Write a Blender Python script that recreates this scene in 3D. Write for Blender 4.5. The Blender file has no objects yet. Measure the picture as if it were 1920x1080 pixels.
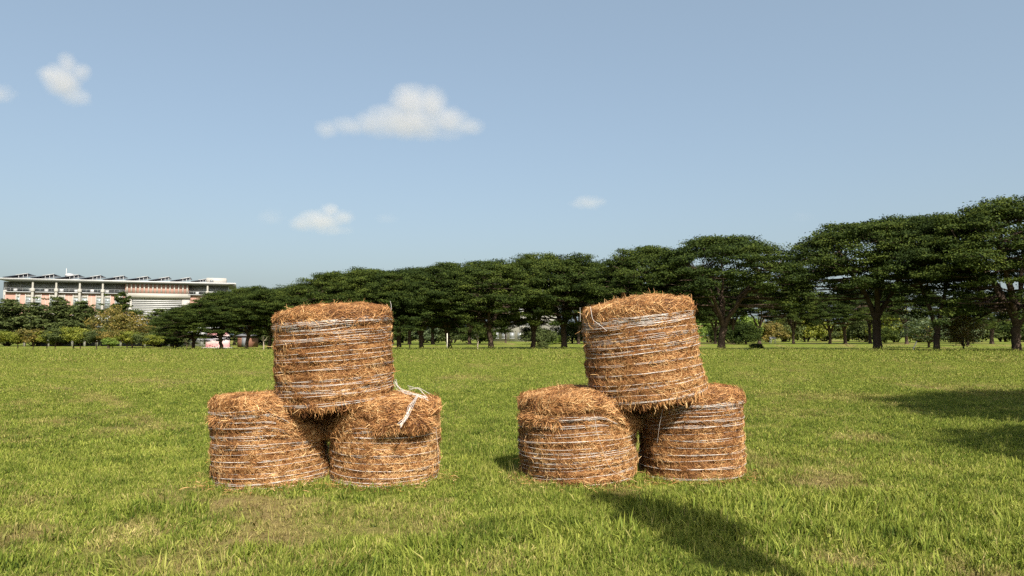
import bpy, math, random
import numpy as np

# ------------------------------------------------------------------ camera, sky, sun, exposure
scene = bpy.context.scene
col = scene.collection
CAM_H, FPX = 1.6, 1400.0
PITCH = math.atan(90.0 / FPX)
cam_data = bpy.data.cameras.new('camera')
cam_data.sensor_width = 36.0
cam_data.lens = 36.0 * FPX / 1920.0
cam_data.clip_start, cam_data.clip_end = 0.1, 12000.0
cam = bpy.data.objects.new('camera', cam_data)
col.objects.link(cam)
cam.location = (0, 0, CAM_H)
cam.rotation_euler = (math.pi / 2 + PITCH, 0, 0)
scene.camera = cam

SUN_AZ, SUN_EL = 160.0, 43.0        # azimuth clockwise from the viewing direction (+Y)
world = bpy.data.worlds.new('World')
scene.world = world
world.use_nodes = True
wn, wl = world.node_tree.nodes, world.node_tree.links
wn.clear()
sky = wn.new('ShaderNodeTexSky')
sky.sky_type = 'NISHITA'
sky.sun_disc = False
sky.sun_elevation = math.radians(SUN_EL)
sky.sun_rotation = math.radians(SUN_AZ)
sky.air_density, sky.dust_density, sky.ozone_density = 1.0, 3.6, 1.0
sky.altitude = 0
veil = wn.new('ShaderNodeMix')          # thin even haze over the whole sky
veil.data_type = 'RGBA'; veil.blend_type = 'ADD'
veil.inputs[0].default_value = 1.0
veil.inputs[7].default_value = (1.74, 2.22, 2.46, 1)
bg = wn.new('ShaderNodeBackground')
bg.inputs['Strength'].default_value = 0.06
wo = wn.new('ShaderNodeOutputWorld')
wl.new(sky.outputs[0], veil.inputs[6])
wl.new(veil.outputs[2], bg.inputs['Color'])
wl.new(bg.outputs[0], wo.inputs['Surface'])

sun_data = bpy.data.lights.new('sun', 'SUN')
sun_data.energy = 4.9
sun_data.angle = math.radians(0.5)
sun_data.color = (1.0, 0.94, 0.84)
sun = bpy.data.objects.new('sun', sun_data)
col.objects.link(sun)
sun.rotation_euler = (math.radians(90 - SUN_EL), 0, math.radians(180 - SUN_AZ) )
_az, _el = math.radians(SUN_AZ), math.radians(SUN_EL)
TO_SUN = (math.sin(_az) * math.cos(_el), math.cos(_az) * math.cos(_el), math.sin(_el))
import mathutils
sun.rotation_euler = mathutils.Vector(TO_SUN).to_track_quat('Z', 'Y').to_euler()

vs = scene.view_settings
vs.view_transform, vs.look, vs.gamma, vs.exposure = 'Standard', 'None', 1.0, 0.8
vs.use_curve_mapping = False
cy = scene.cycles
cy.max_bounces, cy.diffuse_bounces, cy.glossy_bounces, cy.transmission_bounces = 6, 3, 2, 4
cy.volume_bounces, cy.transparent_max_bounces = 2, 8
cy.caustics_reflective = cy.caustics_refractive = False
cy.use_denoising = False
cy.use_adaptive_sampling = False
cy.sample_clamp_direct, cy.sample_clamp_indirect = 12.0, 3.0

# ------------------------------------------------------------------ helpers
def ray(px, py):
    v = 540.0 - py
    return ((px - 960.0), FPX * math.cos(PITCH) - v * math.sin(PITCH), FPX * math.sin(PITCH) + v * math.cos(PITCH))

def ground(px, py):
    x, y, z = ray(px, py)
    t = -CAM_H / z
    return x * t, y * t

def at_depth(px, py, Y):
    x, y, z = ray(px, py)
    t = Y / y
    return x * t, Y, CAM_H + z * t

def hash3(ix, iy, iz, seed):
    n = (ix * 374761393 + iy * 668265263 + iz * 2147483647 + seed * 974634777) & 0xFFFFFFFF
    n = ((n ^ (n >> 13)) * 1274126177) & 0xFFFFFFFF
    n = (n ^ (n >> 16)) & 0xFFFFFFFF
    return n / 4294967295.0

def vnoise(x, y, z=0.0, seed=0):
    x, y, z = np.broadcast_arrays(np.asarray(x, float), np.asarray(y, float), np.asarray(z, float))
    ix, iy, iz = np.floor(x).astype(np.int64), np.floor(y).astype(np.int64), np.floor(z).astype(np.int64)
    fx, fy, fz = x - ix, y - iy, z - iz
    fx, fy, fz = fx * fx * (3 - 2 * fx), fy * fy * (3 - 2 * fy), fz * fz * (3 - 2 * fz)
    r = 0
    for a in (0, 1):
        for b in (0, 1):
            for c in (0, 1):
                w = (fx if a else 1 - fx) * (fy if b else 1 - fy) * (fz if c else 1 - fz)
                r = r + w * hash3(ix + a, iy + b, iz + c, seed)
    return r

def fbm(x, y, z=0.0, seed=0, octs=3):
    r, a, t = 0, 1.0, 0
    for o in range(octs):
        k = 2.03 ** o
        r = r + a * vnoise(np.asarray(x) * k, np.asarray(y) * k, np.asarray(z) * k, seed + o * 7)
        t += a
        a *= 0.5
    return r / t

def sstep(a, b, x):
    t = np.clip((x - a) / (b - a), 0, 1)
    return t * t * (3 - 2 * t)

def mesh_np(name, V, F, attrs=None, smooth=False):
    """V (n,3); F a list of index arrays (m,k), k = 3 or 4; attrs {name: per-vertex floats}"""
    me = bpy.data.meshes.new(name)
    V = np.asarray(V, np.float32)
    if not isinstance(F, (list, tuple)):
        F = [F]
    F = [np.asarray(f, np.int32) for f in F if len(f)]
    me.vertices.add(len(V))
    me.vertices.foreach_set('co', V.ravel())
    if F:
        nl = sum(f.size for f in F)
        npoly = sum(len(f) for f in F)
        me.loops.add(nl)
        me.polygons.add(npoly)
        me.loops.foreach_set('vertex_index', np.concatenate([f.ravel() for f in F]))
        tot = np.concatenate([np.full(len(f), f.shape[1], np.int32) for f in F])
        start = np.concatenate([[0], np.cumsum(tot)[:-1]]).astype(np.int32)
        me.polygons.foreach_set('loop_start', start)
        if smooth:
            me.polygons.foreach_set('use_smooth', np.ones(npoly, bool))
    me.update(calc_edges=True)
    for k, a in (attrs or {}).items():
        at = me.attributes.new(k, 'FLOAT', 'POINT')
        at.data.foreach_set('value', np.asarray(a, np.float32))
    return me

def link(name, me, mat=None, parent=None):
    o = bpy.data.objects.new(name, me)
    col.objects.link(o)
    if mat is not None and not me.materials:
        me.materials.append(mat)
    if parent is not None:
        o.parent = parent
    return o

def tag(o, label=None, cat=None, group=None, kind=None):
    if label: o['label'] = label
    if cat: o['category'] = cat
    if group: o['group'] = group
    if kind: o['kind'] = kind
    return o

def empty(name, loc=(0, 0, 0), rot=(0, 0, 0)):
    o = bpy.data.objects.new(name, None)
    o.empty_display_size = 0.3
    col.objects.link(o)
    o.location, o.rotation_euler = loc, rot
    return o

class MB:
    """collects boxes, quads and tubes into one mesh"""
    def __init__(self):
        self.V, self.Q, self.T, self.n = [], [], [], 0
        self.A = []
    def add(self, V, Q=None, T=None, tint=0.5):
        V = np.asarray(V, float)
        if Q is not None and len(Q): self.Q.append(np.asarray(Q) + self.n)
        if T is not None and len(T): self.T.append(np.asarray(T) + self.n)
        self.V.append(V)
        self.A.append(np.broadcast_to(np.asarray(tint, float), (len(V),)))
        self.n += len(V)
    def box(self, x0, x1, y0, y1, z0, z1, tint=0.5):
        V = [(x, y, z) for z in (z0, z1) for (x, y) in ((x0, y0), (x1, y0), (x1, y1), (x0, y1))]
        Q = [(3, 2, 1, 0), (4, 5, 6, 7), (0, 1, 5, 4), (1, 2, 6, 5), (2, 3, 7, 6), (3, 0, 4, 7)]
        self.add(V, Q, tint=tint)
    def tube(self, P, R, sides=6, cap=False, tint=0.5):
        P = np.asarray(P, float)
        R = np.broadcast_to(np.asarray(R, float), (len(P),))
        d = np.gradient(P, axis=0)
        d /= np.linalg.norm(d, axis=1, keepdims=True) + 1e-9
        up = np.array([0, 0, 1.0]) if abs(d[0][2]) < 0.9 else np.array([1.0, 0, 0])
        a = np.cross(d, up); a /= np.linalg.norm(a, axis=1, keepdims=True) + 1e-9
        b = np.cross(d, a)
        th = np.arange(sides) / sides * 2 * np.pi
        V = P[:, None, :] + R[:, None, None] * (np.cos(th)[None, :, None] * a[:, None, :] + np.sin(th)[None, :, None] * b[:, None, :])
        n = len(P)
        i, j = np.meshgrid(np.arange(n - 1), np.arange(sides), indexing='ij')
        j2 = (j + 1) % sides
        Q = np.stack([i * sides + j, i * sides + j2, (i + 1) * sides + j2, (i + 1) * sides + j], -1).reshape(-1, 4)
        V = V.reshape(-1, 3)
        T = None
        if cap:
            V = np.vstack([V, P[:1], P[-1:]])
            c0, c1 = n * sides, n * sides + 1
            T = [(c0, (k + 1) % sides, k) for k in range(sides)] + [(c1, (n - 1) * sides + k, (n - 1) * sides + (k + 1) % sides) for k in range(sides)]
        self.add(V, Q, T, tint=tint)
    def mesh(self, name, smooth=False):
        F = []
        if self.Q: F.append(np.vstack(self.Q))
        if self.T: F.append(np.vstack(self.T))
        return mesh_np(name, np.vstack(self.V), F, {'tint': np.concatenate(self.A)}, smooth)
    def build(self, name, mat, parent=None, smooth=False):
        return link(name, self.mesh(name, smooth), mat, parent)

# ------------------------------------------------------------------ materials
def new_mat(name):
    m = bpy.data.materials.new(name)
    m.use_nodes = True
    n, l = m.node_tree.nodes, m.node_tree.links
    n.clear()
    return m, n, l

def ramp_node(n, stops):
    r = n.new('ShaderNodeValToRGB')
    el = r.color_ramp.elements
    while len(el) < len(stops): el.new(0.5)
    for e, (p, c) in zip(el, stops):
        e.position = p
        e.color = (*c, 1)
    return r

def noise_node(n, l, scale, detail=3, vec=None, rough=0.55):
    t = n.new('ShaderNodeTexNoise')
    t.inputs['Scale'].default_value = scale
    t.inputs['Detail'].default_value = detail
    t.inputs['Roughness'].default_value = rough
    if vec is not None: l.new(vec, t.inputs['Vector'])
    return t

def math_node(n, l, op, a, b=None, c=None, clamp=False):
    m = n.new('ShaderNodeMath')
    m.operation = op
    m.use_clamp = clamp
    for i, v in enumerate((a, b, c)):
        if v is None: continue
        if isinstance(v, (int, float)): m.inputs[i].default_value = v
        else: l.new(v, m.inputs[i])
    return m.outputs[0]

def mixrgb(n, l, fac, a, b, mode='MIX'):
    m = n.new('ShaderNodeMix')
    m.data_type = 'RGBA'
    m.blend_type = mode
    for i, v in ((0, fac), (6, a), (7, b)):
        if isinstance(v, (int, float)): m.inputs[i].default_value = v
        elif isinstance(v, tuple): m.inputs[i].default_value = (*v, 1)
        else: l.new(v, m.inputs[i])
    return m.outputs[2]

def attr(n, name, typ='GEOMETRY'):
    a = n.new('ShaderNodeAttribute')
    a.attribute_name = name
    a.attribute_type = typ
    return a

def leafy(name, stops, noise_scale=0.35, trans=0.25, rough=0.55, spec=0.25, amount=0.45):
    """leaf material: per-leaf tint blended with a broad world-space noise, lit through"""
    m, n, l = new_mat(name)
    geo = n.new('ShaderNodeNewGeometry')
    no = noise_node(n, l, noise_scale, 2, geo.outputs['Position'])
    ti = attr(n, 'tint')
    oi = n.new('ShaderNodeObjectInfo')
    f = math_node(n, l, 'MULTIPLY_ADD', ti.outputs['Fac'], 1 - amount, math_node(n, l, 'MULTIPLY', no.outputs['Fac'], amount))
    f = math_node(n, l, 'ADD', f, math_node(n, l, 'MULTIPLY_ADD', oi.outputs['Random'], 0.16, -0.08), clamp=True)
    r = ramp_node(n, stops)
    l.new(f, r.inputs[0])
    p = n.new('ShaderNodeBsdfPrincipled')
    p.inputs['Roughness'].default_value = rough
    p.inputs['Specular IOR Level'].default_value = spec
    l.new(r.outputs[0], p.inputs['Base Color'])
    t = n.new('ShaderNodeBsdfTranslucent')
    l.new(mixrgb(n, l, 1.0, r.outputs[0], (1.25, 1.35, 0.55), 'MULTIPLY'), t.inputs['Color'])
    mx = n.new('ShaderNodeMixShader')
    mx.inputs[0].default_value = trans
    l.new(p.outputs[0], mx.inputs[1]); l.new(t.outputs[0], mx.inputs[2])
    o = n.new('ShaderNodeOutputMaterial')
    l.new(mx.outputs[0], o.inputs[0])
    return m

def solid(name, c, rough=0.6, spec=0.4, metal=0.0, var=0.12, scale=2.0, bump=0.0, bscale=40.0):
    """painted / cast surface with broad uneven wear"""
    m, n, l = new_mat(name)
    tc = n.new('ShaderNodeTexCoord')
    no = noise_node(n, l, scale, 5, tc.outputs['Object'], 0.65)
    dark = tuple(x * (1 - var) for x in c)
    light = tuple(min(1, x * (1 + var)) for x in c)
    r = ramp_node(n, [(0.3, dark), (0.7, light)])
    l.new(no.outputs['Fac'], r.inputs[0])
    p = n.new('ShaderNodeBsdfPrincipled')
    l.new(r.outputs[0], p.inputs['Base Color'])
    p.inputs['Roughness'].default_value = rough
    p.inputs['Specular IOR Level'].default_value = spec
    p.inputs['Metallic'].default_value = metal
    if bump:
        b2 = noise_node(n, l, bscale, 4, tc.outputs['Object'])
        bp = n.new('ShaderNodeBump')
        bp.inputs['Strength'].default_value = bump
        bp.inputs['Distance'].default_value = 0.02
        l.new(b2.outputs['Fac'], bp.inputs['Height']); l.new(bp.outputs[0], p.inputs['Normal'])
    o = n.new('ShaderNodeOutputMaterial')
    l.new(p.outputs[0], o.inputs[0])
    return m

M = {}
M['leaf_dark'] = leafy('leaf_dark', [(0.15, (0.013, 0.023, 0.006)), (0.5, (0.034, 0.052, 0.010)), (0.85, (0.085, 0.106, 0.018))], 0.30, 0.14, 0.7, 0.08)
M['leaf_mid'] = leafy('leaf_mid', [(0.15, (0.034, 0.046, 0.016)), (0.5, (0.068, 0.088, 0.028)), (0.85, (0.125, 0.145, 0.046))], 0.4, 0.2, 0.7, 0.08)
M['leaf_young'] = leafy('leaf_young', [(0.15, (0.085, 0.110, 0.018)), (0.5, (0.190, 0.210, 0.030)), (0.85, (0.330, 0.320, 0.050))], 0.5, 0.3)
M['leaf_bright'] = leafy('leaf_bright', [(0.15, (0.090, 0.140, 0.025)), (0.5, (0.160, 0.230, 0.035)), (0.85, (0.260, 0.320, 0.060))], 0.5, 0.3)
M['leaf_rust'] = leafy('leaf_rust', [(0.12, (0.070, 0.080, 0.022)), (0.5, (0.170, 0.140, 0.030)), (0.85, (0.270, 0.180, 0.045))], 0.5, 0.25)
M['leaf_grey'] = leafy('leaf_grey', [(0.15, (0.060, 0.085, 0.040)), (0.5, (0.110, 0.145, 0.065)), (0.85, (0.170, 0.200, 0.095))], 0.5, 0.25)
M['bark'] = solid('bark', (0.075, 0.052, 0.038), 0.9, 0.15, var=0.4, scale=3.0, bump=0.6, bscale=14)  # base colour darkened to carry the shade on the trunks
M['bark_pale'] = solid('bark_pale', (0.30, 0.25, 0.19), 0.85, 0.15, var=0.3, scale=4.0)

# ground and grass colours -----------------------------------------------------------
def dryness(x, y):
    """0 lush ... 1 straw-coloured, shared by the ground sheet and the grass tufts"""
    a = fbm(x * 0.55 + 3.1, y * 0.33 + 1.7, 0, 11, 4)
    b = fbm(x * 1.9, y * 1.5, 0, 23, 3)
    d = sstep(0.50, 0.78, a * 0.62 + b * 0.42)
    for (px, py, rx, ry, s) in DRY_SPOTS:
        gx, gy = px, py
        w = (fbm(x * 4 / max(rx, .5), y * 4 / max(ry, .5), 0, 5, 2) - 0.5) * 1.1
        q = np.sqrt(((x - gx) / rx) ** 2 + ((y - gy) / ry) ** 2) + w
        d = np.maximum(d, s * (1 - sstep(0.55, 1.15, q)))
    for (gx, gy, rx, ry, s) in LUSH_SPOTS:
        q = np.sqrt(((x - gx) / rx) ** 2 + ((y - gy) / ry) ** 2) + (b - 0.5)
        d = d * (1 - s * (1 - sstep(0.6, 1.2, q)))
    for tr in TRACKS:
        m = np.full(np.shape(x), 9.0)
        for (ax, ay), (bx_, by_) in zip(tr[:-1], tr[1:]):
            t = np.clip(((x - ax) * (bx_ - ax) + (y - ay) * (by_ - ay)) / ((bx_ - ax) ** 2 + (by_ - ay) ** 2), 0, 1)
            m = np.minimum(m, np.hypot(x - ax - t * (bx_ - ax), y - ay - t * (by_ - ay)))
        w = 0.010 * y + 0.10
        d = np.maximum(d, (1 - sstep(w * .6, w * 1.6, m + (b - .5) * w * 2)) * sstep(.35, .6, vnoise(x * .9, y * .7, 0, 15)) * 0.9)
    return np.clip(d, 0, 1)

TRACKS = [[ground(*q) for q in t] for t in (
    [(-60, 700), (30, 716), (150, 736), (215, 754), (262, 778), (290, 810)],
    [(60, 706), (180, 710), (330, 712), (430, 725)],
    [(-40, 690), (150, 696), (400, 700), (560, 716)],
    [(760, 676), (860, 680), (1060, 678)], [(1380, 700), (1600, 712), (1900, 704)])]

def spot(px, py, w, h, s):
    x, y = ground(px, py)
    y0, y1 = ground(px, py + h / 2)[1], ground(px, py - h / 2)[1]
    return (x, y, w / 2 / FPX * y, max(0.15, (y1 - y0) / 2), s)

DRY_SPOTS = [spot(1610, 822, 150, 22, 0.95), spot(1480, 775, 300, 26, 0.55), spot(1560, 745, 330, 16, 0.75), spot(50, 1000, 180, 60, 0.8),
             spot(240, 985, 70, 24, 0.9), spot(250, 715, 160, 9, 0.9), spot(420, 1020, 200, 60, 0.7), spot(700, 980, 560, 80, 0.6),
             spot(1000, 905, 130, 60, 0.55), spot(930, 1050, 160, 60, 0.9), spot(1590, 1055, 150, 60, 0.8), spot(1840, 725, 160, 10, 0.7),
             spot(150, 760, 300, 30, 0.45), spot(470, 700, 400, 12, 0.5), spot(870, 770, 70, 60, 0.4), spot(240, 1065, 120, 30, 0.7),
             spot(1240, 925, 50, 14, 0.6), spot(620, 1055, 200, 30, 0.7), spot(430, 960, 300, 40, 0.5), spot(250, 680, 700, 8, 0.4), spot(1700, 690, 600, 9, 0.4)]
LUSH_SPOTS = [spot(1500, 960, 800, 110, 0.9), spot(350, 740, 200, 50, 0.8), spot(360, 830, 160, 30, 0.8), spot(880, 760, 120, 60, 0.6),
              spot(300, 960, 180, 24, 0.8), spot(1750, 1000, 400, 140, 0.9), spot(880, 1030, 240, 60, 0.5), spot(120, 1060, 200, 50, 0.5), spot(1100, 960, 300, 50, 0.7)]

def relief(x, y):
    r = np.sqrt(x * x + y * y)
    f = 1 - sstep(60, 100, r)
    return f * (0.05 * (fbm(x * 0.45, y * 0.45, 0, 31, 2) - 0.5) + 0.045 * (fbm(x * 2.6, y * 2.6, 0, 37, 2) - 0.5))

# ------------------------------------------------------------------ ground sheet
def ground_mat():
    m, n, l = new_mat('field_turf')
    geo = n.new('ShaderNodeNewGeometry')
    pos = geo.outputs['Position']
    mp = n.new('ShaderNodeMapping'); mp.inputs['Scale'].default_value = (1, 0.45, 1)
    l.new(pos, mp.inputs['Vector'])
    fine = noise_node(n, l, 9.0, 6, pos, 0.75)
    mid = noise_node(n, l, 0.9, 5, mp.outputs[0], 0.65)
    broad = noise_node(n, l, 0.06, 4, mp.outputs[0], 0.6)
    dry = attr(n, 'dry')
    green = ramp_node(n, [(0.32, (0.044, 0.070, 0.009)), (0.5, (0.122, 0.158, 0.019)), (0.7, (0.240, 0.250, 0.046))])
    straw = ramp_node(n, [(0.3, (0.13, 0.085, 0.035)), (0.6, (0.27, 0.20, 0.085)), (0.85, (0.40, 0.31, 0.15))])
    f = math_node(n, l, 'MULTIPLY_ADD', mid.outputs['Fac'], 0.5, math_node(n, l, 'MULTIPLY', fine.outputs['Fac'], 0.5))
    l.new(f, green.inputs[0]); l.new(fine.outputs['Fac'], straw.inputs[0])
    k = math_node(n, l, 'MULTIPLY_ADD', mid.outputs['Fac'], 1.3, -0.62)
    k = math_node(n, l, 'ADD', k, math_node(n, l, 'MULTIPLY_ADD', broad.outputs['Fac'], 1.4, -0.6), clamp=True)
    k = math_node(n, l, 'MAXIMUM', math_node(n, l, 'MULTIPLY', k, 0.6), dry.outputs['Fac'], clamp=True)
    c = mixrgb(n, l, k, green.outputs[0], straw.outputs[0])
    p = n.new('ShaderNodeBsdfPrincipled')
    l.new(c, p.inputs['Base Color'])
    p.inputs['Roughness'].default_value = 0.9
    p.inputs['Specular IOR Level'].default_value = 0.08
    bn = noise_node(n, l, 14.0, 5, pos, 0.8)
    bp = n.new('ShaderNodeBump'); bp.inputs['Strength'].default_value = 0.9; bp.inputs['Distance'].default_value = 0.06
    l.new(bn.outputs['Fac'], bp.inputs['Height']); l.new(bp.outputs[0], p.inputs['Normal'])
    o = n.new('ShaderNodeOutputMaterial'); l.new(p.outputs[0], o.inputs[0])
    return m

def build_ground():
    ns = 288
    rr = np.concatenate([[0.0], np.geomspace(1.0, 120.0, 200), np.geomspace(128, 6000, 24)])
    th = np.arange(ns) / ns * 2 * np.pi
    # denser spokes towards the viewing direction
    th = th - 0.55 * np.sin(th)
    th = th + np.pi / 2
    R, T = np.meshgrid(rr[1:], th, indexing='ij')
    X, Y = (R * np.cos(T)).ravel(), (R * np.sin(T)).ravel()
    Z = relief(X, Y)
    V = np.vstack([[0, 0, 0], np.stack([X, Y, Z], 1)])
    nr = len(rr) - 1
    i, j = np.meshgrid(np.arange(nr - 1), np.arange(ns), indexing='ij')
    j2 = (j + 1) % ns
    Q = np.stack([1 + i * ns + j, 1 + (i + 1) * ns + j, 1 + (i + 1) * ns + j2, 1 + i * ns + j2], -1).reshape(-1, 4)
    k = np.arange(ns)
    T3 = np.stack([np.zeros(ns, int), 1 + k, 1 + (k + 1) % ns], 1)
    d = dryness(V[:, 0], V[:, 1]) * 0.9
    me = mesh_np('ground', V, [Q, T3], {'dry': d}, True)
    tag(link('ground', me, ground_mat()), kind='structure')
build_ground()

# ------------------------------------------------------------------ foliage builders
def leaf_cards(C, size, up=0.7, out=None, rng=None, aspect=0.55, tint=None):
    """rhombic leaf cards at the points C"""
    n = len(C)
    nrm = rng.normal(size=(n, 3)) * 0.55
    nrm[:, 2] += up
    if out is not None: nrm += out * 0.6
    nrm /= np.linalg.norm(nrm, axis=1, keepdims=True) + 1e-9
    a = np.cross(nrm, rng.normal(size=(n, 3)))
    a /= np.linalg.norm(a, axis=1, keepdims=True) + 1e-9
    b = np.cross(nrm, a)
    s = size * rng.uniform(0.6, 1.3, (n, 1))
    bend = nrm * s * 0.12
    V = np.stack([C + a * s, C + b * s * aspect + bend, C - a * s, C - b * s * aspect + bend], 1).reshape(-1, 3)
    F = np.arange(n * 4).reshape(n, 4)
    if tint is None: tint = rng.uniform(0.1, 0.9, n)
    return V, F, np.repeat(tint, 4)

def pad_leaves(rng, centers, radii, per, flat=0.32, size=0.2, up=0.75, sub=7, aspect=0.55):
    """leaf clumps: each centre is split in smaller clusters, then leaves"""
    Cs, Os, Ts = [], [], []
    for c, r in zip(centers, radii):
        k = sub
        d = rng.normal(size=(k, 3)); d /= np.linalg.norm(d, axis=1, keepdims=True)
        sc = c + d * np.array([r, r, r * flat]) * rng.uniform(0.35, 0.95, (k, 1))
        m = max(4, int(per * (r ** 1.6)))
        idx = rng.integers(0, k, m)
        p = rng.normal(size=(m, 3)) * np.array([r * 0.30, r * 0.30, r * flat * 0.30])
        P = sc[idx] + p
        Cs.append(P)
        o = P - c
        Os.append(o / (np.linalg.norm(o, axis=1, keepdims=True) + 1e-6))
        Ts.append(np.clip(rng.uniform(0.2, 0.8) + rng.normal(size=m) * 0.22, 0, 1))
    C, O, Tt = np.vstack(Cs), np.vstack(Os), np.concatenate(Ts)
    return leaf_cards(C, size, up, O, rng, aspect, Tt)

def bez(a, b, c, n):
    t = np.linspace(0, 1, n)[:, None]
    return (1 - t) ** 2 * a + 2 * t * (1 - t) * b + t * t * c

def wob(rng, P, s):
    Q = P.copy()
    Q[1:-1] += rng.normal(size=Q[1:-1].shape) * s
    return Q

def rain_tree(seed, H=14.0, R=8.0, fork=0.28, npads=150, per=240, limbs=5, lean=0.0, split_low=False, dome=0.40, low=0.23, under=1.1, vee=False):
    rng = np.random.default_rng(seed)
    w = MB()
    base_r = 0.36
    fz = H * fork
    fx, fy = lean * fz, rng.normal() * 0.15
    top = np.array([fx, fy, fz])
    tr = wob(rng, bez(np.array([0, 0, -0.15]), np.array([0.1 * rng.normal(), 0, fz * 0.5]), top, 7), 0.04)
    w.tube(tr, np.array([base_r * 1.55, base_r * 1.12, base_r, base_r * 0.95, base_r * 0.95, base_r, base_r * 1.08]), 9)
    # main limbs
    limb_pts = []
    for k in range(limbs):
        ph = (k + rng.uniform(-0.25, 0.25)) / limbs * 2 * np.pi
        if vee: ph = (0.15, 3.0)[k % 2]
        rad = R * (rng.uniform(0.48, 0.70) if not vee else 0.45)
        end = np.array([math.cos(ph) * rad + fx, math.sin(ph) * rad, H * rng.uniform(0.68, 0.80)])
        start = tr[-1] if not (split_low and k % 2) else tr[-2]
        ctl = start + (end - start) * np.array([0.35, 0.35, 0.62])
        P = wob(rng, bez(start, ctl, end, 9), 0.09)
        w.tube(P, np.linspace(base_r * 0.72, 0.08, 9), 7)
        limb_pts.append(P)
    P = wob(rng, bez(tr[-1], tr[-1] + np.array([0, 0, H * 0.2]), np.array([fx + rng.normal() * 0.6, rng.normal() * 0.5, H * 0.86]), 8), 0.12)
    if not vee:
        w.tube(P, np.linspace(base_r * 0.55, 0.06, 8), 7)
        limb_pts.append(P)
    L = np.vstack([p[2:] for p in limb_pts])
    # pads of foliage
    C, Rr = [], []
    for k in range(npads):
        ph = k * 2.39996 + rng.uniform(-0.3, 0.3)
        u = ((k + 0.5) / npads) ** 0.5
        rho = R * u * rng.uniform(0.93, 1.05)
        ztop = H * (1 - dome * u ** 2.4) + (fbm(math.cos(ph) * u * 2.2 + 9, math.sin(ph) * u * 2.2, 0, seed) - 0.5) * H * 0.20
        z = ztop - rng.uniform(0, 0.07) * H
        C.append((math.cos(ph) * rho + fx, math.sin(ph) * rho, z)); Rr.append(rng.uniform(0.95, 1.7) * (1.08 - 0.25 * u))
    for k in range(int(npads * under)):
        ph = rng.uniform(0, 2 * np.pi)
        u = rng.uniform(0.25, 1.0) ** 0.7
        z = H * rng.uniform(low + 0.16 * (1 - u), (1 - dome * u ** 2.4) - 0.05)
        C.append((math.cos(ph) * R * u + fx, math.sin(ph) * R * u, z)); Rr.append(rng.uniform(0.7, 1.4))
    C, Rr = np.array(C), np.array(Rr)
    for c in C:
        d = np.linalg.norm((L - c) * np.array([1, 1, 1.4]), axis=1) + np.where(L[:, 2] > c[2] + 0.4, 4, 0)
        s = L[np.argmin(d)]
        e = c - np.array([0, 0, 0.1])
        ctl = s * 0.5 + e * 0.5 + np.array([0, 0, -0.25])
        ln = np.linalg.norm(e - s)
        w.tube(wob(rng, bez(s, ctl, e, 5), 0.05), np.linspace(0.035 + 0.012 * ln, 0.018, 5), 4)
    V, F, A = pad_leaves(rng, C, Rr, per, 0.34, 0.115, 0.7)
    return w.mesh('trunk', True), mesh_np('crown', V, F, {'tint': A})

def tier_tree(seed, H=9.0, R=3.6, tiers=11, per=190, size=0.16, bare=0.16, spikes=True):
    rng = np.random.default_rng(seed)
    w = MB()
    top = np.array([rng.normal() * 0.25, rng.normal() * 0.25, H * 0.97])
    tr = wob(rng, bez(np.array([0, 0, -0.1]), np.array([rng.normal() * 0.2, 0, H * 0.5]), top, 9), 0.05)
    w.tube(tr, np.linspace(0.17, 0.03, 9), 7)
    C, Rr = [], []
    for t in range(tiers):
        f = t / (tiers - 1)
        z = H * (bare + (0.97 - bare) * f)
        rad = R * (1 - f ** 2.6) ** 0.7 * (0.72 + 0.28 * math.sin(t * 2.1 + seed)) + 0.25
        nb = max(4, int(5 + rad * 4.0))
        for b in range(nb):
            ph = (b + rng.uniform(-0.3, 0.3)) / nb * 2 * np.pi + t
            rr = rad * rng.uniform(0.3, 1.0)
            c = np.array([math.cos(ph) * rr, math.sin(ph) * rr, z + rng.uniform(-0.15, 0.3) * H * 0.1])
            s = tr[min(8, int(f * 8))]
            w.tube(bez(s, (s + c) / 2 + np.array([0, 0, 0.1]), c, 4), np.linspace(0.05, 0.012, 4), 4)
            C.append(c); Rr.append(rng.uniform(0.55, 1.05) * (0.75 + 0.4 * (1 - f)))
    if spikes:
        for k in range(5):
            C.append(np.array([rng.normal() * R * 0.3, rng.normal() * R * 0.3, H * rng.uniform(0.9, 1.02)])); Rr.append(0.4)
    V, F, A = pad_leaves(rng, np.array(C), np.array(Rr), per, 0.5, size, 0.6)
    return w.mesh('trunk', True), mesh_np('crown', V, F, {'tint': A})

def round_tree(seed, H=3.2, R=1.5, bare=0.36, blobs=26, per=260, size=0.085, br=0.62, lean=0.0):
    rng = np.random.default_rng(seed)
    w = MB()
    fz = H * bare
    f0 = np.array([lean * fz, 0, fz])
    tr = wob(rng, bez(np.array([0, 0, -0.08]), np.array([rng.normal() * 0.05, 0, fz * 0.5]), f0, 5), 0.02)
    k0 = H / 3.2
    w.tube(tr, np.linspace(0.075, 0.055, 5) * k0, 7)
    C, Rr = [], []
    for k in range(blobs):
        d = rng.normal(size=3); d /= np.linalg.norm(d)
        u = rng.uniform(0.25, 1.0) ** 0.5
        c = np.array([d[0] * R * u * 0.85 + lean * H * 0.6, d[1] * R * u * 0.85, fz + (H - fz) * (0.5 + 0.46 * d[2] * u)])
        C.append(c); Rr.append(br * k0 * rng.uniform(0.6, 1.1))
        if k < 14:
            w.tube(wob(rng, bez(f0, f0 * 0.5 + c * 0.5 + np.array([0, 0, -0.05]), c, 5), 0.02 * k0), np.linspace(0.035, 0.008, 5) * k0, 5)
    V, F, A = pad_leaves(rng, np.array(C), np.array(Rr), per / k0 ** 1.6, 0.6, size, 0.45)
    return w.mesh('trunk', True), mesh_np('crown', V, F, {'tint': A})

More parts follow.
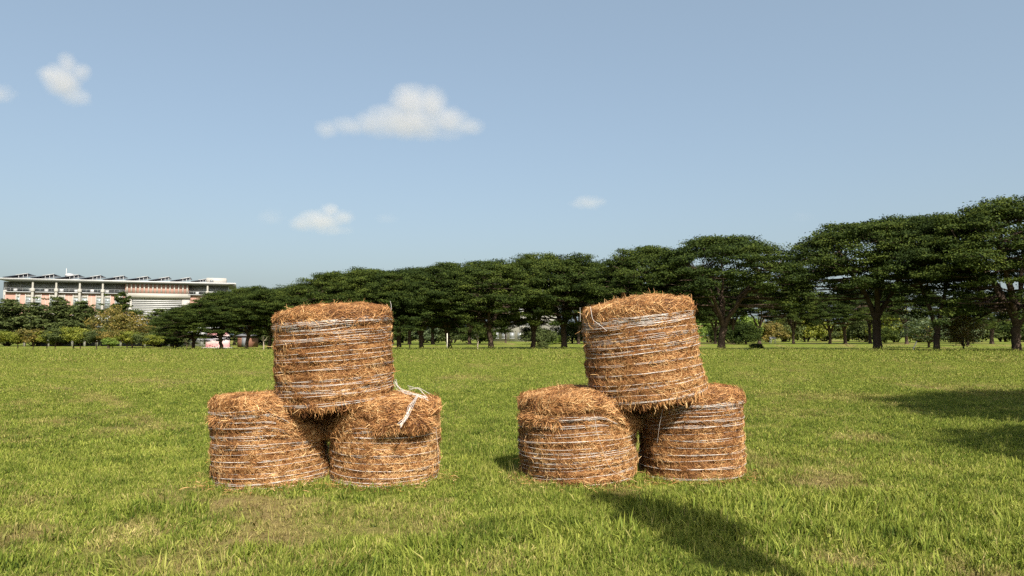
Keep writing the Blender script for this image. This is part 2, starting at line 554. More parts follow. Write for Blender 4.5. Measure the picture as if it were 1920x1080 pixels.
def bush(seed, H=4.0, R=2.8, blobs=60, per=190, size=0.16):
    rng = np.random.default_rng(seed)
    w = MB()
    C, Rr = [], []
    for k in range(blobs):
        ph = rng.uniform(0, 2 * np.pi)
        u = rng.uniform(0, 1) ** 0.55
        hz = H * (1 - 0.55 * u ** 2.5) * (0.82 + 0.36 * fbm(math.cos(ph) * 1.5 + 5, math.sin(ph) * 1.5, u * 2, seed))
        z = hz * rng.uniform(0.12, 1.0) ** 0.6
        c = np.array([math.cos(ph) * R * u, math.sin(ph) * R * u, z])
        C.append(c); Rr.append(rng.uniform(0.6, 1.15))
        if k < 12:
            w.tube(bez(np.array([math.cos(ph) * 0.2, math.sin(ph) * 0.2, -0.05]), np.array([c[0] * 0.3, c[1] * 0.3, c[2] * 0.6]), c, 5), np.linspace(0.07, 0.015, 5), 5)
    V, F, A = pad_leaves(rng, np.array(C), np.array(Rr), per, 0.7, size, 0.4)
    V[:, 2] = np.maximum(V[:, 2], 0.02)
    return w.mesh('stems', True), mesh_np('foliage', V, F, {'tint': A})

PROTO = {
    'rain0': (rain_tree(1, fork=0.22, limbs=5, low=0.34, under=0.8), 14, 8), 'rain1': (rain_tree(2, fork=0.20, limbs=5, lean=0.12, low=0.36, under=0.75), 14, 8),
    'rain2': (rain_tree(3, fork=0.23, limbs=4, lean=-0.10, split_low=True), 14, 8), 'rain3': (rain_tree(4, fork=0.17, limbs=5, npads=165, low=0.19), 14, 8),
    'rain4': (rain_tree(5, fork=0.26, limbs=3, npads=125, split_low=True, low=0.46, under=0.5), 14, 8),
    'veetree': (rain_tree(8, fork=0.13, limbs=2, npads=125, low=0.5, under=0.45, vee=True), 14, 8),
    'tier0': (tier_tree(11), 9, 3.6), 'tier1': (tier_tree(12, tiers=8), 9, 3.6), 'tier2': (tier_tree(13, tiers=10), 9, 3.6),
    'round0': (round_tree(21, blobs=34, per=360), 3.2, 1.5), 'round1': (round_tree(22, blobs=32, per=360), 3.2, 1.5), 'round2': (round_tree(23, lean=0.06, blobs=32, per=360), 3.2, 1.5),
    'loose0': (round_tree(31, H=8, R=4.0, bare=0.12, blobs=90, per=230, size=0.17, br=0.48), 8, 4.0),
    'bush0': (bush(41), 4, 2.8), 'bush1': (bush(42), 4, 2.8), 'bush2': (bush(43), 4, 2.8),
    'slim': (round_tree(61, H=7.3, R=0.5, bare=0.64, blobs=26, per=6500, size=0.07, br=0.110), 7.3, 0.5),
    'sap0': (round_tree(51, H=3.2, R=0.6, bare=0.55, blobs=9, per=60, size=0.10, br=0.34), 3.2, 0.6),
}
for _k, ((_t, _c), _h, _r) in list(PROTO.items()):      # true crown height and radius, so that trees land at their measured size
    _v = np.empty(len(_c.vertices) * 3, np.float32); _c.vertices.foreach_get('co', _v); _v = _v.reshape(-1, 3)
    PROTO[_k] = ((_t, _c), float(np.percentile(_v[:, 2], 99.7)), float(np.percentile(np.abs(_v[:, 0]), 98)))
_made = {}
def place(kind, leaf, name, label, cat, px, base_py, half_px, top_py, rot=0.0, group=None, xy=None, hr=None, parts=('trunk', 'crown'), barkm='bark', ysq=1.0):
    (tm, cm), H, R = PROTO[kind]
    key = (kind, leaf, barkm)
    if key not in _made:
        a, b = tm.copy(), cm.copy()
        a.materials.append(M[barkm]); b.materials.append(M[leaf])
        _made[key] = (a, b)
    a, b = _made[key]
    if xy is None:
        x, y = ground(px, base_py)
        h = at_depth(px, top_py, y)[2]
        r = half_px / FPX * y
    else:
        (x, y), (h, r) = xy, hr
    o = empty(name, (x, y, 0), (0, 0, rot))
    o.scale = (r / R, r / R * ysq, h / H)
    link(parts[0], a, None, o); link(parts[1], b, None, o)
    tag(o, label, cat, group)
    return o

# big spreading trees along the far edge of the field: kind, px, base py, half crown px, top py, rotation, label
G_BIG = 'broad dark trees along the far edge of the field'
BIG = [
    ('rain3', 1906, 661, 165, 380, 0.4, 'tallest broad dark green tree, cut off by the right edge of the photo'),
    ('veetree', 1757, 659, 120, 404, 0.0, 'dark tree with trunk split in a wide V against the sky'),
    ('rain0', 1646, 657, 160, 411, 2.0, 'broad dark tree with thick forked trunk, right of the tree line gap'),
    ('rain1', 1352, 657, 150, 443, 0.2, 'broad dark tree with one bare brown trunk just right of the upper right bale'),
    ('rain2', 1215, 656, 92, 464, 4.2, 'dark tree whose crown rises straight behind the upper right bale'),
    ('rain0', 1057, 654, 98, 482, 1.1, 'dark tree with straight black trunk close left of the upper right bale'),
    ('rain3', 1000, 654, 80, 478, 2.9, 'dark tree standing in front of the pale house between the two stacks'),
    ('rain1', 921, 655, 96, 491, 3.5, 'dark tree with the thickest trunk midway between the two bale stacks'),
    ('rain2', 843, 655, 84, 495, 0.8, 'dark tree between the stacks with a pale stake at its foot'),
    ('rain3', 790, 655, 80, 504, 5.0, 'dark tree with a low forking trunk a little right of the upper left bale'),
    ('rain0', 748, 655, 76, 504, 2.2, 'dark tree with slim trunk immediately right of the upper left bale'),
    ('rain1', 690, 655, 84, 504, 1.4, 'dark tree rising behind the right half of the upper left bale'),
    ('rain2', 625, 655, 80, 512, 2.7, 'dark tree rising behind the middle of the upper left bale'),
    ('rain3', 560, 655, 66, 533, 3.9, 'dark tree rising behind the left edge of the upper left bale'),
    ('rain0', 505, 655, 60, 539, 5.6, 'low dark tree just left of the upper left bale'),
    ('rain1', 462, 655, 60, 539, 0.5, 'low dark tree with hanging foliage right of the painted pink wall'),
    ('rain2', 415, 655, 62, 548, 1.9, 'low dark tree with curved trunk in front of the painted pink wall'),
    ('rain3', 362, 655, 58, 572, 2.4, 'low dense dark tree in front of the right end of the salmon building'),
]
for k, (kd, px, by, hp, ty, rot, lab) in enumerate(BIG):
    place(kd, 'leaf_dark', 'rain_tree', lab, 'tree', px, by, hp * (1.18 if px < 1250 else 1.0), ty, rot, G_BIG)

# second row, farther off
G_SEC = 'dark trees in the second row behind the field edge'
SEC = [
    ('rain1', 1341, 645, 52, 545, 1.0, 'distant dark tree with trunk leaning left, just left of the bare brown trunk'),
    ('rain4', 1374, 645, 60, 520, 2.0, 'distant tree with V-shaped pale trunk just right of the bare brown trunk'),
    ('rain2', 1424, 645, 62, 530, 0.3, 'distant tree forking low in the open gap beside the small white board'),
    ('rain0', 1488, 645, 52, 540, 3.0, 'distant thin tree below the gap in the tree line'),
    ('rain1', 1557, 645, 60, 552, 4.0, 'distant thin leaning tree, left of a pair beside the thick forked trunk'),
    ('rain3', 1585, 645, 62, 545, 5.0, 'distant upright tree, right of a pair beside the thick forked trunk'),
    ('rain2', 1632, 644, 56, 520, 5.5, 'distant tree whose pale trunk foot shows just left of the thick forked trunk'),
    ('rain0', 1700, 645, 62, 530, 1.5, 'distant dark tree between the thick forked trunk and the V-shaped tree'),
    ('rain3', 1860, 645, 70, 545, 0.5, 'distant dark tree filling the space left of the last trunk at the right edge'),
    ('rain1', 1815, 648, 46, 565, 2.5, 'distant dark tree between the V-shaped tree and the right edge'),
    ('rain0', 1290, 645, 66, 500, 1.7, 'distant dark tree hidden behind the upper right bale, crown showing above it'),
    ('rain2', 1155, 645, 70, 500, 2.7, 'distant dark tree behind and left of the upper right bale'),
    ('rain1', 1085, 645, 64, 506, 4.7, 'distant dark tree just left of the upper right bale, in the second row'),
    ('rain4', 948, 643, 30, 570, 4.1, 'small leaning tree in front of the pale house'),
    ('rain3', 880, 646, 70, 515, 0.7, 'distant dark tree in the second row between the stacks, left of the pale house'),
    ('rain2', 812, 646, 70, 520, 5.7, 'distant dark tree in the second row, third right of the upper left bale'),
    ('rain0', 768, 646, 66, 525, 3.3, 'distant dark tree in the second row, second right of the upper left bale'),
    ('rain1', 735, 646, 60, 530, 2.3, 'distant second-row tree at the right edge of the upper left bale'),
    ('rain3', 660, 646, 70, 524, 1.3, 'distant second-row tree behind the middle of the upper left bale'),
    ('rain2', 590, 646, 70, 532, 0.3, 'distant second-row tree behind the left part of the upper left bale'),
    ('rain0', 530, 646, 60, 545, 4.3, 'distant dark tree in the second row left of the upper left bale'),
    ('rain1', 440, 647, 56, 552, 5.3, 'distant dark tree in the second row above the painted pink wall'),
    ('rain3', 390, 647, 50, 565, 2.1, 'distant second-row tree before the right end of the salmon building'),
]
for (kd, px, by, hp, ty, rot, lab) in SEC:
    if px > 1280 and kd in ('rain2', 'rain3'): kd = 'rain4'
    place(kd, 'leaf_dark', 'rain_tree', lab, 'tree', px, by, hp, ty, rot, G_SEC)

# left: tiered trees in front of the salmon building
G_TIER = 'tiered dark green trees in front of the salmon building'
for (kd, lf, px, by, hp, ty, rot, lab) in [
    ('tier0', 'leaf_mid', 14, 649, 54, 562, 0.1, 'tiered dark tree at the left edge of the photo below the salmon building'),
    ('tier1', 'leaf_mid', 62, 649, 44, 568, 1.1, 'tiered dark tree, second from the left edge, below the paired windows'),
    ('tier2', 'leaf_mid', 106, 649, 46, 558, 2.1, 'tallest of the tiered dark trees below the row of paired windows'),
    ('tier0', 'leaf_mid', 150, 649, 44, 566, 3.1, 'tiered dark tree just left of the yellowing tree'),
    ('tier1', 'leaf_dark', 226, 648, 36, 549, 4.1, 'dark tiered tree poking up behind the yellowing tree'),
    ('tier2', 'leaf_mid', 296, 651, 44, 580, 5.1, 'tiered green tree below the white louvres of the salmon building'),
    ('tier0', 'leaf_dark', 330, 653, 36, 580, 0.6, 'dark tiered tree where the low row meets the dense dark trees'),
]:
    place(kd, lf, 'tiered_tree', lab, 'tree', px, by, hp, ty, rot, G_TIER)
place('loose0', 'leaf_rust', 'yellowing_tree', 'yellowing loose-crowned tree in front of the salmon building, left part of its clump', 'tree', 203, 653, 34, 573, 0.3, 'yellowing trees before the salmon building')
place('loose0', 'leaf_rust', 'yellowing_tree', 'yellow and rust coloured tree left of the white louvres', 'tree', 248, 653, 32, 585, 2.3, 'yellowing trees before the salmon building')

# left: row of young trees
G_YOUNG = 'young yellow-green trees in a row at the left field edge'
ordn = ['first', 'second', 'third', 'fourth', 'fifth', 'sixth', 'seventh', 'eighth', 'ninth', 'tenth', 'eleventh', 'twelfth', 'thirteenth', 'fourteenth', 'fifteenth']
YOUNG = [(-4, 30, 620), (33, 20, 624), (62, 24, 617), (88, 20, 620), (104, 24, 614), (137, 24, 613), (150, 20, 618), (180, 22, 616), (212, 24, 618), (238, 22, 620), (268, 20, 624), (286, 18, 628)]
for k, (px, hp, ty) in enumerate(YOUNG):
    lf = ['leaf_young', 'leaf_young', 'leaf_rust', 'leaf_young', 'leaf_mid', 'leaf_young', 'leaf_young', 'leaf_mid', 'leaf_rust', 'leaf_young', 'leaf_mid', 'leaf_young'][k]
    place('round%d' % (k % 3), lf, 'young_tree', 'small %s tree, %s from left in the row below the salmon building' % (
        {'leaf_young': 'yellow-green', 'leaf_rust': 'rusty yellow', 'leaf_mid': 'mid green'}[lf], ordn[k]), 'tree', px, 657, hp, ty, k * 1.3, G_YOUNG)
place('round1', 'leaf_bright', 'young_tree', 'bright lime green sapling standing forward of the low row, below the yellowing tree', 'tree', 205, 659, 14, 633, 0.4, G_YOUNG)
place('sap0', 'leaf_mid', 'young_tree', 'thin sapling with loose leaves below the dense dark trees left of the pink wall', 'tree', 350, 658, 9, 634, 0.4)

# bushes far behind on the right and between the stacks
G_BUSH = 'bushes closing the view beyond the trees'
bl = {'leaf_mid': 'mid green', 'leaf_bright': 'bright green', 'leaf_young': 'yellow-green', 'leaf_dark': 'dark green', 'leaf_rust': 'yellowing', 'leaf_grey': 'grey-green'}
BUSH = [  # px, base, half, top, leaf, where
    (1328, 642, 30, 592, 'leaf_bright', 'directly right of the upper right bale'), (1368, 643, 26, 606, 'leaf_dark', 'behind the bare brown trunk'),
    (1400, 642, 24, 594, 'leaf_bright', 'right of the bare brown trunk'), (1398, 646, 22, 612, 'leaf_dark', 'low in front of the bright bush right of the bare brown trunk'), (1440, 642, 26, 610, 'leaf_rust', 'behind the small white board'),
    (1470, 641, 30, 592, 'leaf_mid', 'right of the small white board'), (1512, 641, 30, 600, 'leaf_young', 'below the gap in the tree line'),
    (1545, 640, 30, 606, 'leaf_mid', 'left of the two distant leaning trunks'), (1590, 640, 30, 612, 'leaf_young', 'behind the two distant leaning trunks'),
    (1625, 641, 26, 598, 'leaf_mid', 'at the left foot of the thick forked trunk'), (1680, 642, 34, 582, 'leaf_young', 'tall, right of the thick forked trunk'),
    (1660, 643, 18, 620, 'leaf_dark', 'low, at the right foot of the thick forked trunk'), (1722, 642, 30, 596, 'leaf_rust', 'behind the leaning white stake'),
    (1785, 642, 34, 600, 'leaf_grey', 'right of the V-shaped tree'), (1830, 641, 36, 602, 'leaf_mid', 'between the V-shaped tree and the right-hand trunk'),
    (1880, 641, 36, 604, 'leaf_dark', 'left of the trunk at the right edge'), (1930, 641, 34, 604, 'leaf_mid', 'at the right edge of the photo'),
    (1010, 646, 26, 618, 'leaf_mid', 'before the pale house between the stacks'), (1072, 644, 26, 612, 'leaf_mid', 'left of the upper right bale'),
    (1040, 645, 12, 634, 'leaf_bright', 'small, at the foot of the pale house'), (898, 644, 24, 612, 'leaf_dark', 'left of the pale house'),
    (850, 643, 28, 616, 'leaf_mid', 'behind the staked dark tree'), (795, 643, 28, 614, 'leaf_grey', 'second right of the upper left bale'), (755, 643, 26, 612, 'leaf_dark', 'close right of the upper left bale'),
    (480, 648, 28, 620, 'leaf_dark', 'left of the upper left bale'), (500, 646, 26, 616, 'leaf_mid', 'tucked behind the left edge of the upper left bale'),
    (1110, 644, 26, 610, 'leaf_mid', 'hidden behind the left edge of the upper right bale'),
]
for k, (px, by, hp, ty, lf, wh) in enumerate(BUSH):
    place('bush%d' % (k % 3), lf, 'bush', '%s bush %s' % (bl[lf], wh), 'bush', px, by, hp * 1.25, ty - 6, k * 1.7, G_BUSH, parts=('stems', 'foliage'))
place('loose0', 'leaf_grey', 'small_tree', 'small grey-green tree hanging in front of the V-shaped trunk', 'tree', 1742, 652, 46, 584, 0.9)
place('loose0', 'leaf_rust', 'small_tree', 'small reddish green tree on a straight dark trunk right of the V-shaped tree', 'tree', 1807, 658, 34, 586, 2.9)
place('sap0', 'leaf_grey', 'sapling', 'thin sapling on a pale upright pole midway between the stacks', 'sapling', 896, 656, 11, 620, 0.2, 'saplings at the field edge', barkm='bark_pale')
place('sap0', 'leaf_mid', 'sapling', 'low sapling with bare stem left of the thickest trunk between the stacks', 'sapling', 768, 656, 10, 630, 1.2, 'saplings at the field edge')
place('sap0', 'leaf_mid', 'sapling', 'small sapling just left of the upper left bale', 'sapling', 494, 657, 10, 628, 2.2, 'saplings at the field edge', barkm='bark_pale')
place('bush0', 'leaf_mid', 'low_shrub', 'low leafy shrub in the grass right of the bare brown trunk', 'shrub', 1418, 655, 12, 644, 0.4, 'low shrubs at the field edge', parts=('stems', 'foliage'))
place('bush1', 'leaf_mid', 'low_shrub', 'low leafy shrub at the field edge left of the upper right bale', 'shrub', 1018, 656, 11, 640, 0.4, 'low shrubs at the field edge', parts=('stems', 'foliage'))
place('bush2', 'leaf_young', 'low_shrub', 'tuft of weeds at the foot of the right-hand tree', 'shrub', 1884, 661, 9, 654, 1.4, 'low shrubs at the field edge', parts=('stems', 'foliage'))

# unseen trees right of the camera shade the picture; the slender one is added
place('rain1', 'leaf_dark', 'rain_tree', 'broad tree out of frame to the right shading the grass', 'tree', 0, 0, 0, 0, 0.0, None, xy=(17.4, 9.3), hr=(11.2, 6.6), ysq=0.42)
place('rain4', 'leaf_dark', 'shade_tree', 'small tree out of frame to the right shading the grass', 'tree', 0, 0, 0, 0, 0.0, None, xy=(11.2, 6.9), hr=(5.6, 3.5), ysq=0.6)
place('slim', 'leaf_dark', 'added_shadow_tree', 'unseen slender tree added to cast the foreground shadow', 'tree', 0, 0, 0, 0, 0.6, None, xy=(3.55, 0.5), hr=(7.0, 0.40))  # added out of view and shaped to throw the foreground shadow

# ------------------------------------------------------------------ small things under the trees
def leaning_stake():
    x0, y0 = ground(1711, 660)
    x1, _, z1 = at_depth(1719, 640, y0)
    b = MB()
    P = wob(np.random.default_rng(2), bez(np.array([x0, y0, -0.05]), np.array([(x0 + x1) / 2 - .04, y0, z1 / 2]), np.array([x1, y0, z1]), 6), 0.01)
    b.tube(P, np.linspace(0.07, 0.05, 6), 6, cap=True)
    o = b.build('wooden_stake', M['pale_wood'], None, True)
    tag(o, 'pale leaning stake in the grass right of the thick forked trunk', 'stake')
    x0, y0 = ground(838, 657)
    b = MB(); b.tube([(x0, y0, -0.05), (x0 + .03, y0, 1.0), (x0 + .02, y0, 1.9)], [0.05, 0.05, 0.045], 6, cap=True)
    tag(b.build('wooden_stake', M['pale_wood'], None, True), 'pale upright stake at the foot of a dark tree between the stacks', 'stake')
M['pale_wood'] = solid('pale_wood', (0.62, 0.58, 0.48), 0.8, 0.2, var=0.2, scale=6)
M['white_paint'] = solid('white_paint', (0.41, 0.41, 0.41), 0.55, 0.4, var=0.07, scale=0.6)
leaning_stake()
def white_board():
    x, y = ground(1449, 645)
    r = empty('white_board', (x, y, 0), (0, 0, 0.15))
    b = MB(); b.add([(-0.62, -.30, 1.0), (.62, -.30, 1.05), (.62, .30, 1.42), (-0.62, .30, 1.36), (-0.62, -.30, 1.05), (.62, -.30, 1.10), (.62, .30, 1.47), (-0.62, .30, 1.41)],
                    [(3, 2, 1, 0), (4, 5, 6, 7), (0, 1, 5, 4), (1, 2, 6, 5), (2, 3, 7, 6), (3, 0, 4, 7)])
    b.build('panel', M['white_paint'], r)
    for sx in (-.5, .5):
        for sy in (-.26, .26):
            c = MB(); c.box(sx - .035, sx + .035, sy - .03, sy + .03, -0.02, 1.05 if sy < 0 else 1.34); c.build('leg', M['white_paint'], r)
    tag(r, 'small white board on four thin legs under the distant trees', 'board')
white_board()

# ------------------------------------------------------------------ salmon building at the left
M['salmon'] = solid('salmon', (0.38, 0.225, 0.18), 0.85, 0.2, var=0.14, scale=0.15, bump=0.2)
M['cream'] = solid('cream', (0.35, 0.335, 0.305), 0.7, 0.3, var=0.06, scale=0.2)
M['grey_metal'] = solid('grey_metal', (0.33, 0.34, 0.35), 0.5, 0.5, var=0.1, scale=0.3)
M['soffit'] = solid('soffit', (0.15, 0.155, 0.165), 0.7, 0.3, var=0.1, scale=0.3)  # dark tone lightened to stand in for distance haze
M['glass'] = solid('glass', (0.19, 0.20, 0.20), 0.3, 0.7, var=0.3, scale=0.3)  # colour raised in place of haze over the far facades
M['pale_glass'] = solid('pale_glass', (0.26, 0.30, 0.30), 0.2, 0.6, var=0.35, scale=0.25)
M['solar'] = solid('solar', (0.03, 0.035, 0.05), 0.25, 0.6, var=0.2, scale=0.5)

def salmon_building():
    Y0 = 232.0
    A = np.array([at_depth(8, 600, Y0)[0], Y0]); B = np.array([at_depth(430, 600, 254.0)[0], 254.0])
    D = (B - A); Ln = float(np.linalg.norm(D)); D /= Ln
    ang = math.atan2(D[1], D[0])
    root = empty('campus_building', (A[0], A[1], 0), (0, 0, ang))
    tag(root, 'long salmon building with flat overhanging roof and solar racks behind trees', 'building')
    def uz(px, py):
        x, y, z = ray(px, py)
        # solve A + D u = t (x, y)
        m = np.array([[x, -D[0]], [y, -D[1]]])
        t, u = np.linalg.solve(m, A)
        return u, CAM_H + z * t
    def U(px): return uz(px, 600)[0]
    def Z(px, py): return uz(px, py)[1]
    dep = 24.0
    zr = Z(8, 527.5)            # underside of roof
    z1 = Z(8, 546)            # floor of the glazed storey
    # local: x along facade, y into the building (positive), z up
    def bx(name, mat, px0, px1, y0, y1, za, zb, parent=root):
        b = MB(); b.box(U(px0), U(px1), y0, y1, za, zb)
        return b.build(name, M[mat], parent)
    # walls
    xa, xb, xm0, xm1 = 8, 430, 236, 351
    bx('wall', 'salmon', xa, xm0, 0, dep, 0, z1)
    bx('wall', 'salmon', xm1 + 4, xb, 0, dep, 0, z1)
    bx('wall', 'cream', xm0, xm1 + 4, 0.2, dep, 0, z1 - 0.3)
    # glazed top storey
    for (p0, p1) in ((xa + 2, xm0 - 3), (xm1, xb - 4)):
        g = bx('glazed_storey', 'glass', p0, p1, 2.2, dep - 1, z1 + 0.02, zr - 0.01)
        u0, u1 = U(p0), U(p1)
        n = int((u1 - u0) / 3.2)
        for k in range(n + 1):
            b = MB(); u = u0 + (u1 - u0) * k / n
            b.box(u - .09, u + .09, 1.95, 2.19, z1 + .02, zr - .02); b.build('mullion', M['grey_metal'], g)
        b = MB(); b.box(u0, u1, 2.0, 2.19, (z1 + zr) / 2 + .2, (z1 + zr) / 2 + .38); b.build('transom', M['grey_metal'], g)
        for k in range(n):
            if (k * 7) % 5 < 2: continue
            b = MB(); u = u0 + (u1 - u0) * (k + .5) / n
            hh = [0.9, 1.3, 1.1][k % 3]
            b.box(u - 1.15, u + 1.15, 2.06, 2.18, z1 + .3, z1 + .3 + hh); b.build('blind', M['pale_glass'], g)
    # balcony slab and railing
    for (p0, p1) in ((xa - 1, xm0 - 1), (xm1 + 1, xb)):
        s = bx('balcony', 'grey_metal', p0, p1, -0.9, 2.2, z1 + 0.0 - .28, z1 + 0.0)
        b = MB(); b.box(U(p0), U(p1), -0.88, -0.82, z1 + .95, z1 + 1.05); b.box(U(p0), U(p1), -0.88, -0.82, z1 + .5, z1 + .55)
        u0, u1 = U(p0), U(p1)
        for k in range(int((u1 - u0) / 1.6) + 1):
            uu = min(u1 - .03, u0 + k * 1.6); b.box(uu, uu + .05, -.875, -.825, z1, z1 + .95)
        b.build('railing', M['grey_metal'], s)
        rng = np.random.default_rng(5)
        for k in range(int((u1 - u0) / 4.3)):
            b = MB(); uu = u0 + 2.0 + k * 4.3 + rng.uniform(-.3, .3)
            b.box(uu, uu + 1.0, 0.2, 0.7, z1 + .02, z1 + .85 + .2 * (k % 2)); b.build('air_conditioner', M['white_paint'], s)
    # recessed flank under the roof between the glazed parts: salmon strip with white fins
    zf0, zf1 = Z(290, 551), Z(290, 532)
    bx('upper_wall', 'salmon', xm0 - 3, xm1 + 1, -0.35, dep, z1 - 0.3, zr - .01)
    for k in range(15):
        px = 237 + k * 8.05
        b = MB(); b.box(U(px) - .2, U(px) + .2, -0.75, -.36, zf0 + .1, zr - .03); b.build('fin', M['cream'], root)
    # cream frame and louvres
    bx('cornice', 'cream', xm0 - 2, xm1 + 5, -0.8, -.36, zf0 - 1.4, zf0 + .1)
    bx('frame_panel', 'cream', xm0 + 2, 246, -0.3, 0.19, 3.0, zf0 - 1.42)
    bx('frame_panel', 'cream', 340, xm1 + 4, -0.3, 0.19, 3.0, zf0 - 1.42)
    bx('recess_shade_slab', 'soffit', 246.2, 339.8, 0.05, 0.19, 3.0, zf0 - 1.42)  # dark slab, its colour stands in for shade behind the louvres
    ztop = Z(290, 559.5); step = (Z(290, 559.5) - Z(290, 598)) / 11.0
    for k in range(15):
        z = ztop - k * step
        if z < 3.2: break
        b = MB(); b.box(U(246.5), U(339.5), -0.25, 0.04, z - step * .62, z); b.build('louvre', M['white_paint'], root)
    # giant columns
    for px in (61, 105, 149, 192, 388):
        b = MB(); u = U(px)
        b.tube([(u, -1.3, 0), (u, -1.3, z1 * .5), (u, -1.3, z1 + .4)], 0.42, 12)
        b.tube([(u, -1.3, z1 + .1), (u, -1.3, z1 + .7), (u, -1.3, z1 + 1.1)], [0.62, 0.66, 0.5], 12)
        b.tube([(u, -1.3, z1 + 1.0), (u, -1.3, zr - .5), (u, -1.3, zr)], 0.30, 10)
        b.build('column', M['cream'], root, True)
    # windows: surround, frame, panes, one slab per storey
    zs = [Z(60, 552), Z(60, 581)]
    storey = (zs[0] - zs[1]) + 1.2
    for (p0, p1) in ((29.5, 35), (47, 59), (65, 75), (92.5, 103.5), (109.5, 119.5), (136.5, 147), (152.5, 162.5), (179.5, 189.5), (195.5, 205), (215, 228), (377, 386), (394, 404)):
        for s in range(3):
            zt = zs[0] - s * storey
            zb = max(0.4, zt - (zs[0] - zs[1]))
            if p0 > 370 and s == 0: zb = zt - 1.6
            u0, u1 = U(p0), U(p1)
            b = MB(); b.box(u0, u1, -.02, .0 - .006, zb, zt)
            wnd = b.build('window', M['pale_glass'], root)
            b = MB()
            b.box(u0 - .22, u0, -.28, .0, zb, zt + .22); b.box(u1, u1 + .22, -.28, .0, zb, zt + .22); b.box(u0, u1, -.28, .0, zt, zt + .22)
            b.build('surround', M['cream'], wnd)
            b = MB(); b.box(u0, u1, -.10, -.022, zt - .9, zt - .001); b.build('blind', M['cream'], wnd)
            b = MB()
            nm = 4 if p0 < 370 else 1
            for k in range(1, nm + 1):
                z = zt - .9 - (zt - .9 - zb) * k / (nm + 1)
                b.box(u0, u1, -.12, -.022, z - .09, z + .09)
            um = (u0 + u1) / 2; b.box(um - .05, um + .05, -.09, -.022, zb, zt - .92)
            b.build('glazing_bar', M['soffit'], wnd)
    for px in (84, 127.5, 170):
        b = MB(); b.box(U(px) - .05, U(px) + .05, -.08, -.003, 0, z1 - .3); b.build('downpipe', M['cream'], root)
    # side return at the left end
    b = MB(); b.box(U(2), U(8) - .01, 1.0, dep, 0, zr - .01); b.build('side_wall', M['cream'], root)
    b = MB(); b.box(U(3.6), U(5.4), .93, .997, 3, z1 - 1); b.build('side_window', M['glass'], root)
    # roof slab: thin light edge with dark soffit
    u0, u1 = U(-6), U(441)
    zt = Z(8, 519.5)
    b = MB()
    V = [(u0, -2.4, zr + .55), (u1, -2.4, zr + .55), (u1, dep + 2, zr + .55), (u0, dep + 2, zr + .55),
         (u0, -2.4, zr + .95), (u1, -2.4, zr + .95), (u1 - 1, dep + 2, zr + 1.6), (u0, dep + 2, zr + 1.6)]
    b.add(V, [(3, 2, 1, 0), (4, 5, 6, 7), (0, 1, 5, 4), (1, 2, 6, 5), (2, 3, 7, 6), (3, 0, 4, 7)])
    roof = b.build('roof', M['white_paint'], root)
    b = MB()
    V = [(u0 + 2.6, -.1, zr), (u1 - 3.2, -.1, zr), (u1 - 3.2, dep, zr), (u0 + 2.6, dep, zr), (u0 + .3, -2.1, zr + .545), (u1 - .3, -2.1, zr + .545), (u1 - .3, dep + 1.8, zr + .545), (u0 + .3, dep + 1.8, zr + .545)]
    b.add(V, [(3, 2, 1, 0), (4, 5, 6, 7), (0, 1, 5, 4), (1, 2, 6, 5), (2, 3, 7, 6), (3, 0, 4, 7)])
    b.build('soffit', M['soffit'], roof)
    # solar racks: tilted plates rising to the right on white posts
    ztop = zr + 1.0
    for (p0, p1) in ((2, 50), (54, 99), (100, 145), (146, 187), (190, 230), (233, 275), (276, 315), (317, 355), (356, 384)):
        u0, u1 = U(p0), U(p1)
        rk = MB()
        z0_, z1_ = ztop + .2, ztop + (1.45 if p0 < 340 else 1.0)
        y0, y1 = -0.5, 9.0
        t = .16
        rk.add([(u0, y0, z0_), (u1, y0, z1_), (u1, y1, z1_), (u0, y1, z0_), (u0, y0, z0_ + t), (u1, y0, z1_ + t), (u1, y1, z1_ + t), (u0, y1, z0_ + t)],
               [(3, 2, 1, 0), (4, 5, 6, 7), (0, 1, 5, 4), (1, 2, 6, 5), (2, 3, 7, 6), (3, 0, 4, 7)])
        r_ = rk.build('solar_rack', M['solar'], root)
        e = MB()
        um = (u0 + u1) / 2
        e.add([(um, y0 - .06, (z0_ + z1_) / 2 + .12), (u1, y0 - .06, z1_ + .12), (u1, y0 - .01, z1_ + .12), (um, y0 - .01, (z0_ + z1_) / 2 + .12), (um, y0 - .06, (z0_ + z1_) / 2 + .28), (u1, y0 - .06, z1_ + .28), (u1, y0 - .01, z1_ + .28), (um, y0 - .01, (z0_ + z1_) / 2 + .28)],
              [(3, 2, 1, 0), (4, 5, 6, 7), (0, 1, 5, 4), (1, 2, 6, 5), (2, 3, 7, 6), (3, 0, 4, 7)])
        e.build('rack_edge', M['white_paint'], r_)
        for f in (.62, .80, .97):
            uu = u0 + (u1 - u0) * f
            zz = z0_ + (z1_ - z0_) * f
            for yy in (y0 + .1,):
                b = MB(); b.box(uu, uu + .1, yy, yy + .1, zr + .9, zz); b.build('post', M['white_paint'], r_)
    # penthouse, mast, tank
    ph = bx('penthouse', 'cream', 384, 422, 3, 12, zr + .8, Z(400, 520))
    b = MB(); b.box(U(391), U(397.5), 2.9, 2.995, Z(400, 528), Z(400, 523.5)); b.build('window', M['glass'], ph)
    b = MB(); u = U(113); b.tube([(u, 6, zr + 1), (u, 6, Z(113, 510)), (u, 6, Z(113, 500))], [.16, .12, .10], 6, cap=True); b.build('mast', M['white_paint'], root)
    b = MB(); u = U(120.5)
    zt = Z(120, 517)
    b.tube([(u, 5, zr + 1), (u, 5, zt - .2), (u, 5, zt)], [.45, .45, .5], 12, cap=True)
    b.tube([(u, 5, zt), (u, 5, zt + .2), (u, 5, zt + .9), (u, 5, zt + 1.1)], [.9, 1.25, 1.25, .5], 14, cap=True)
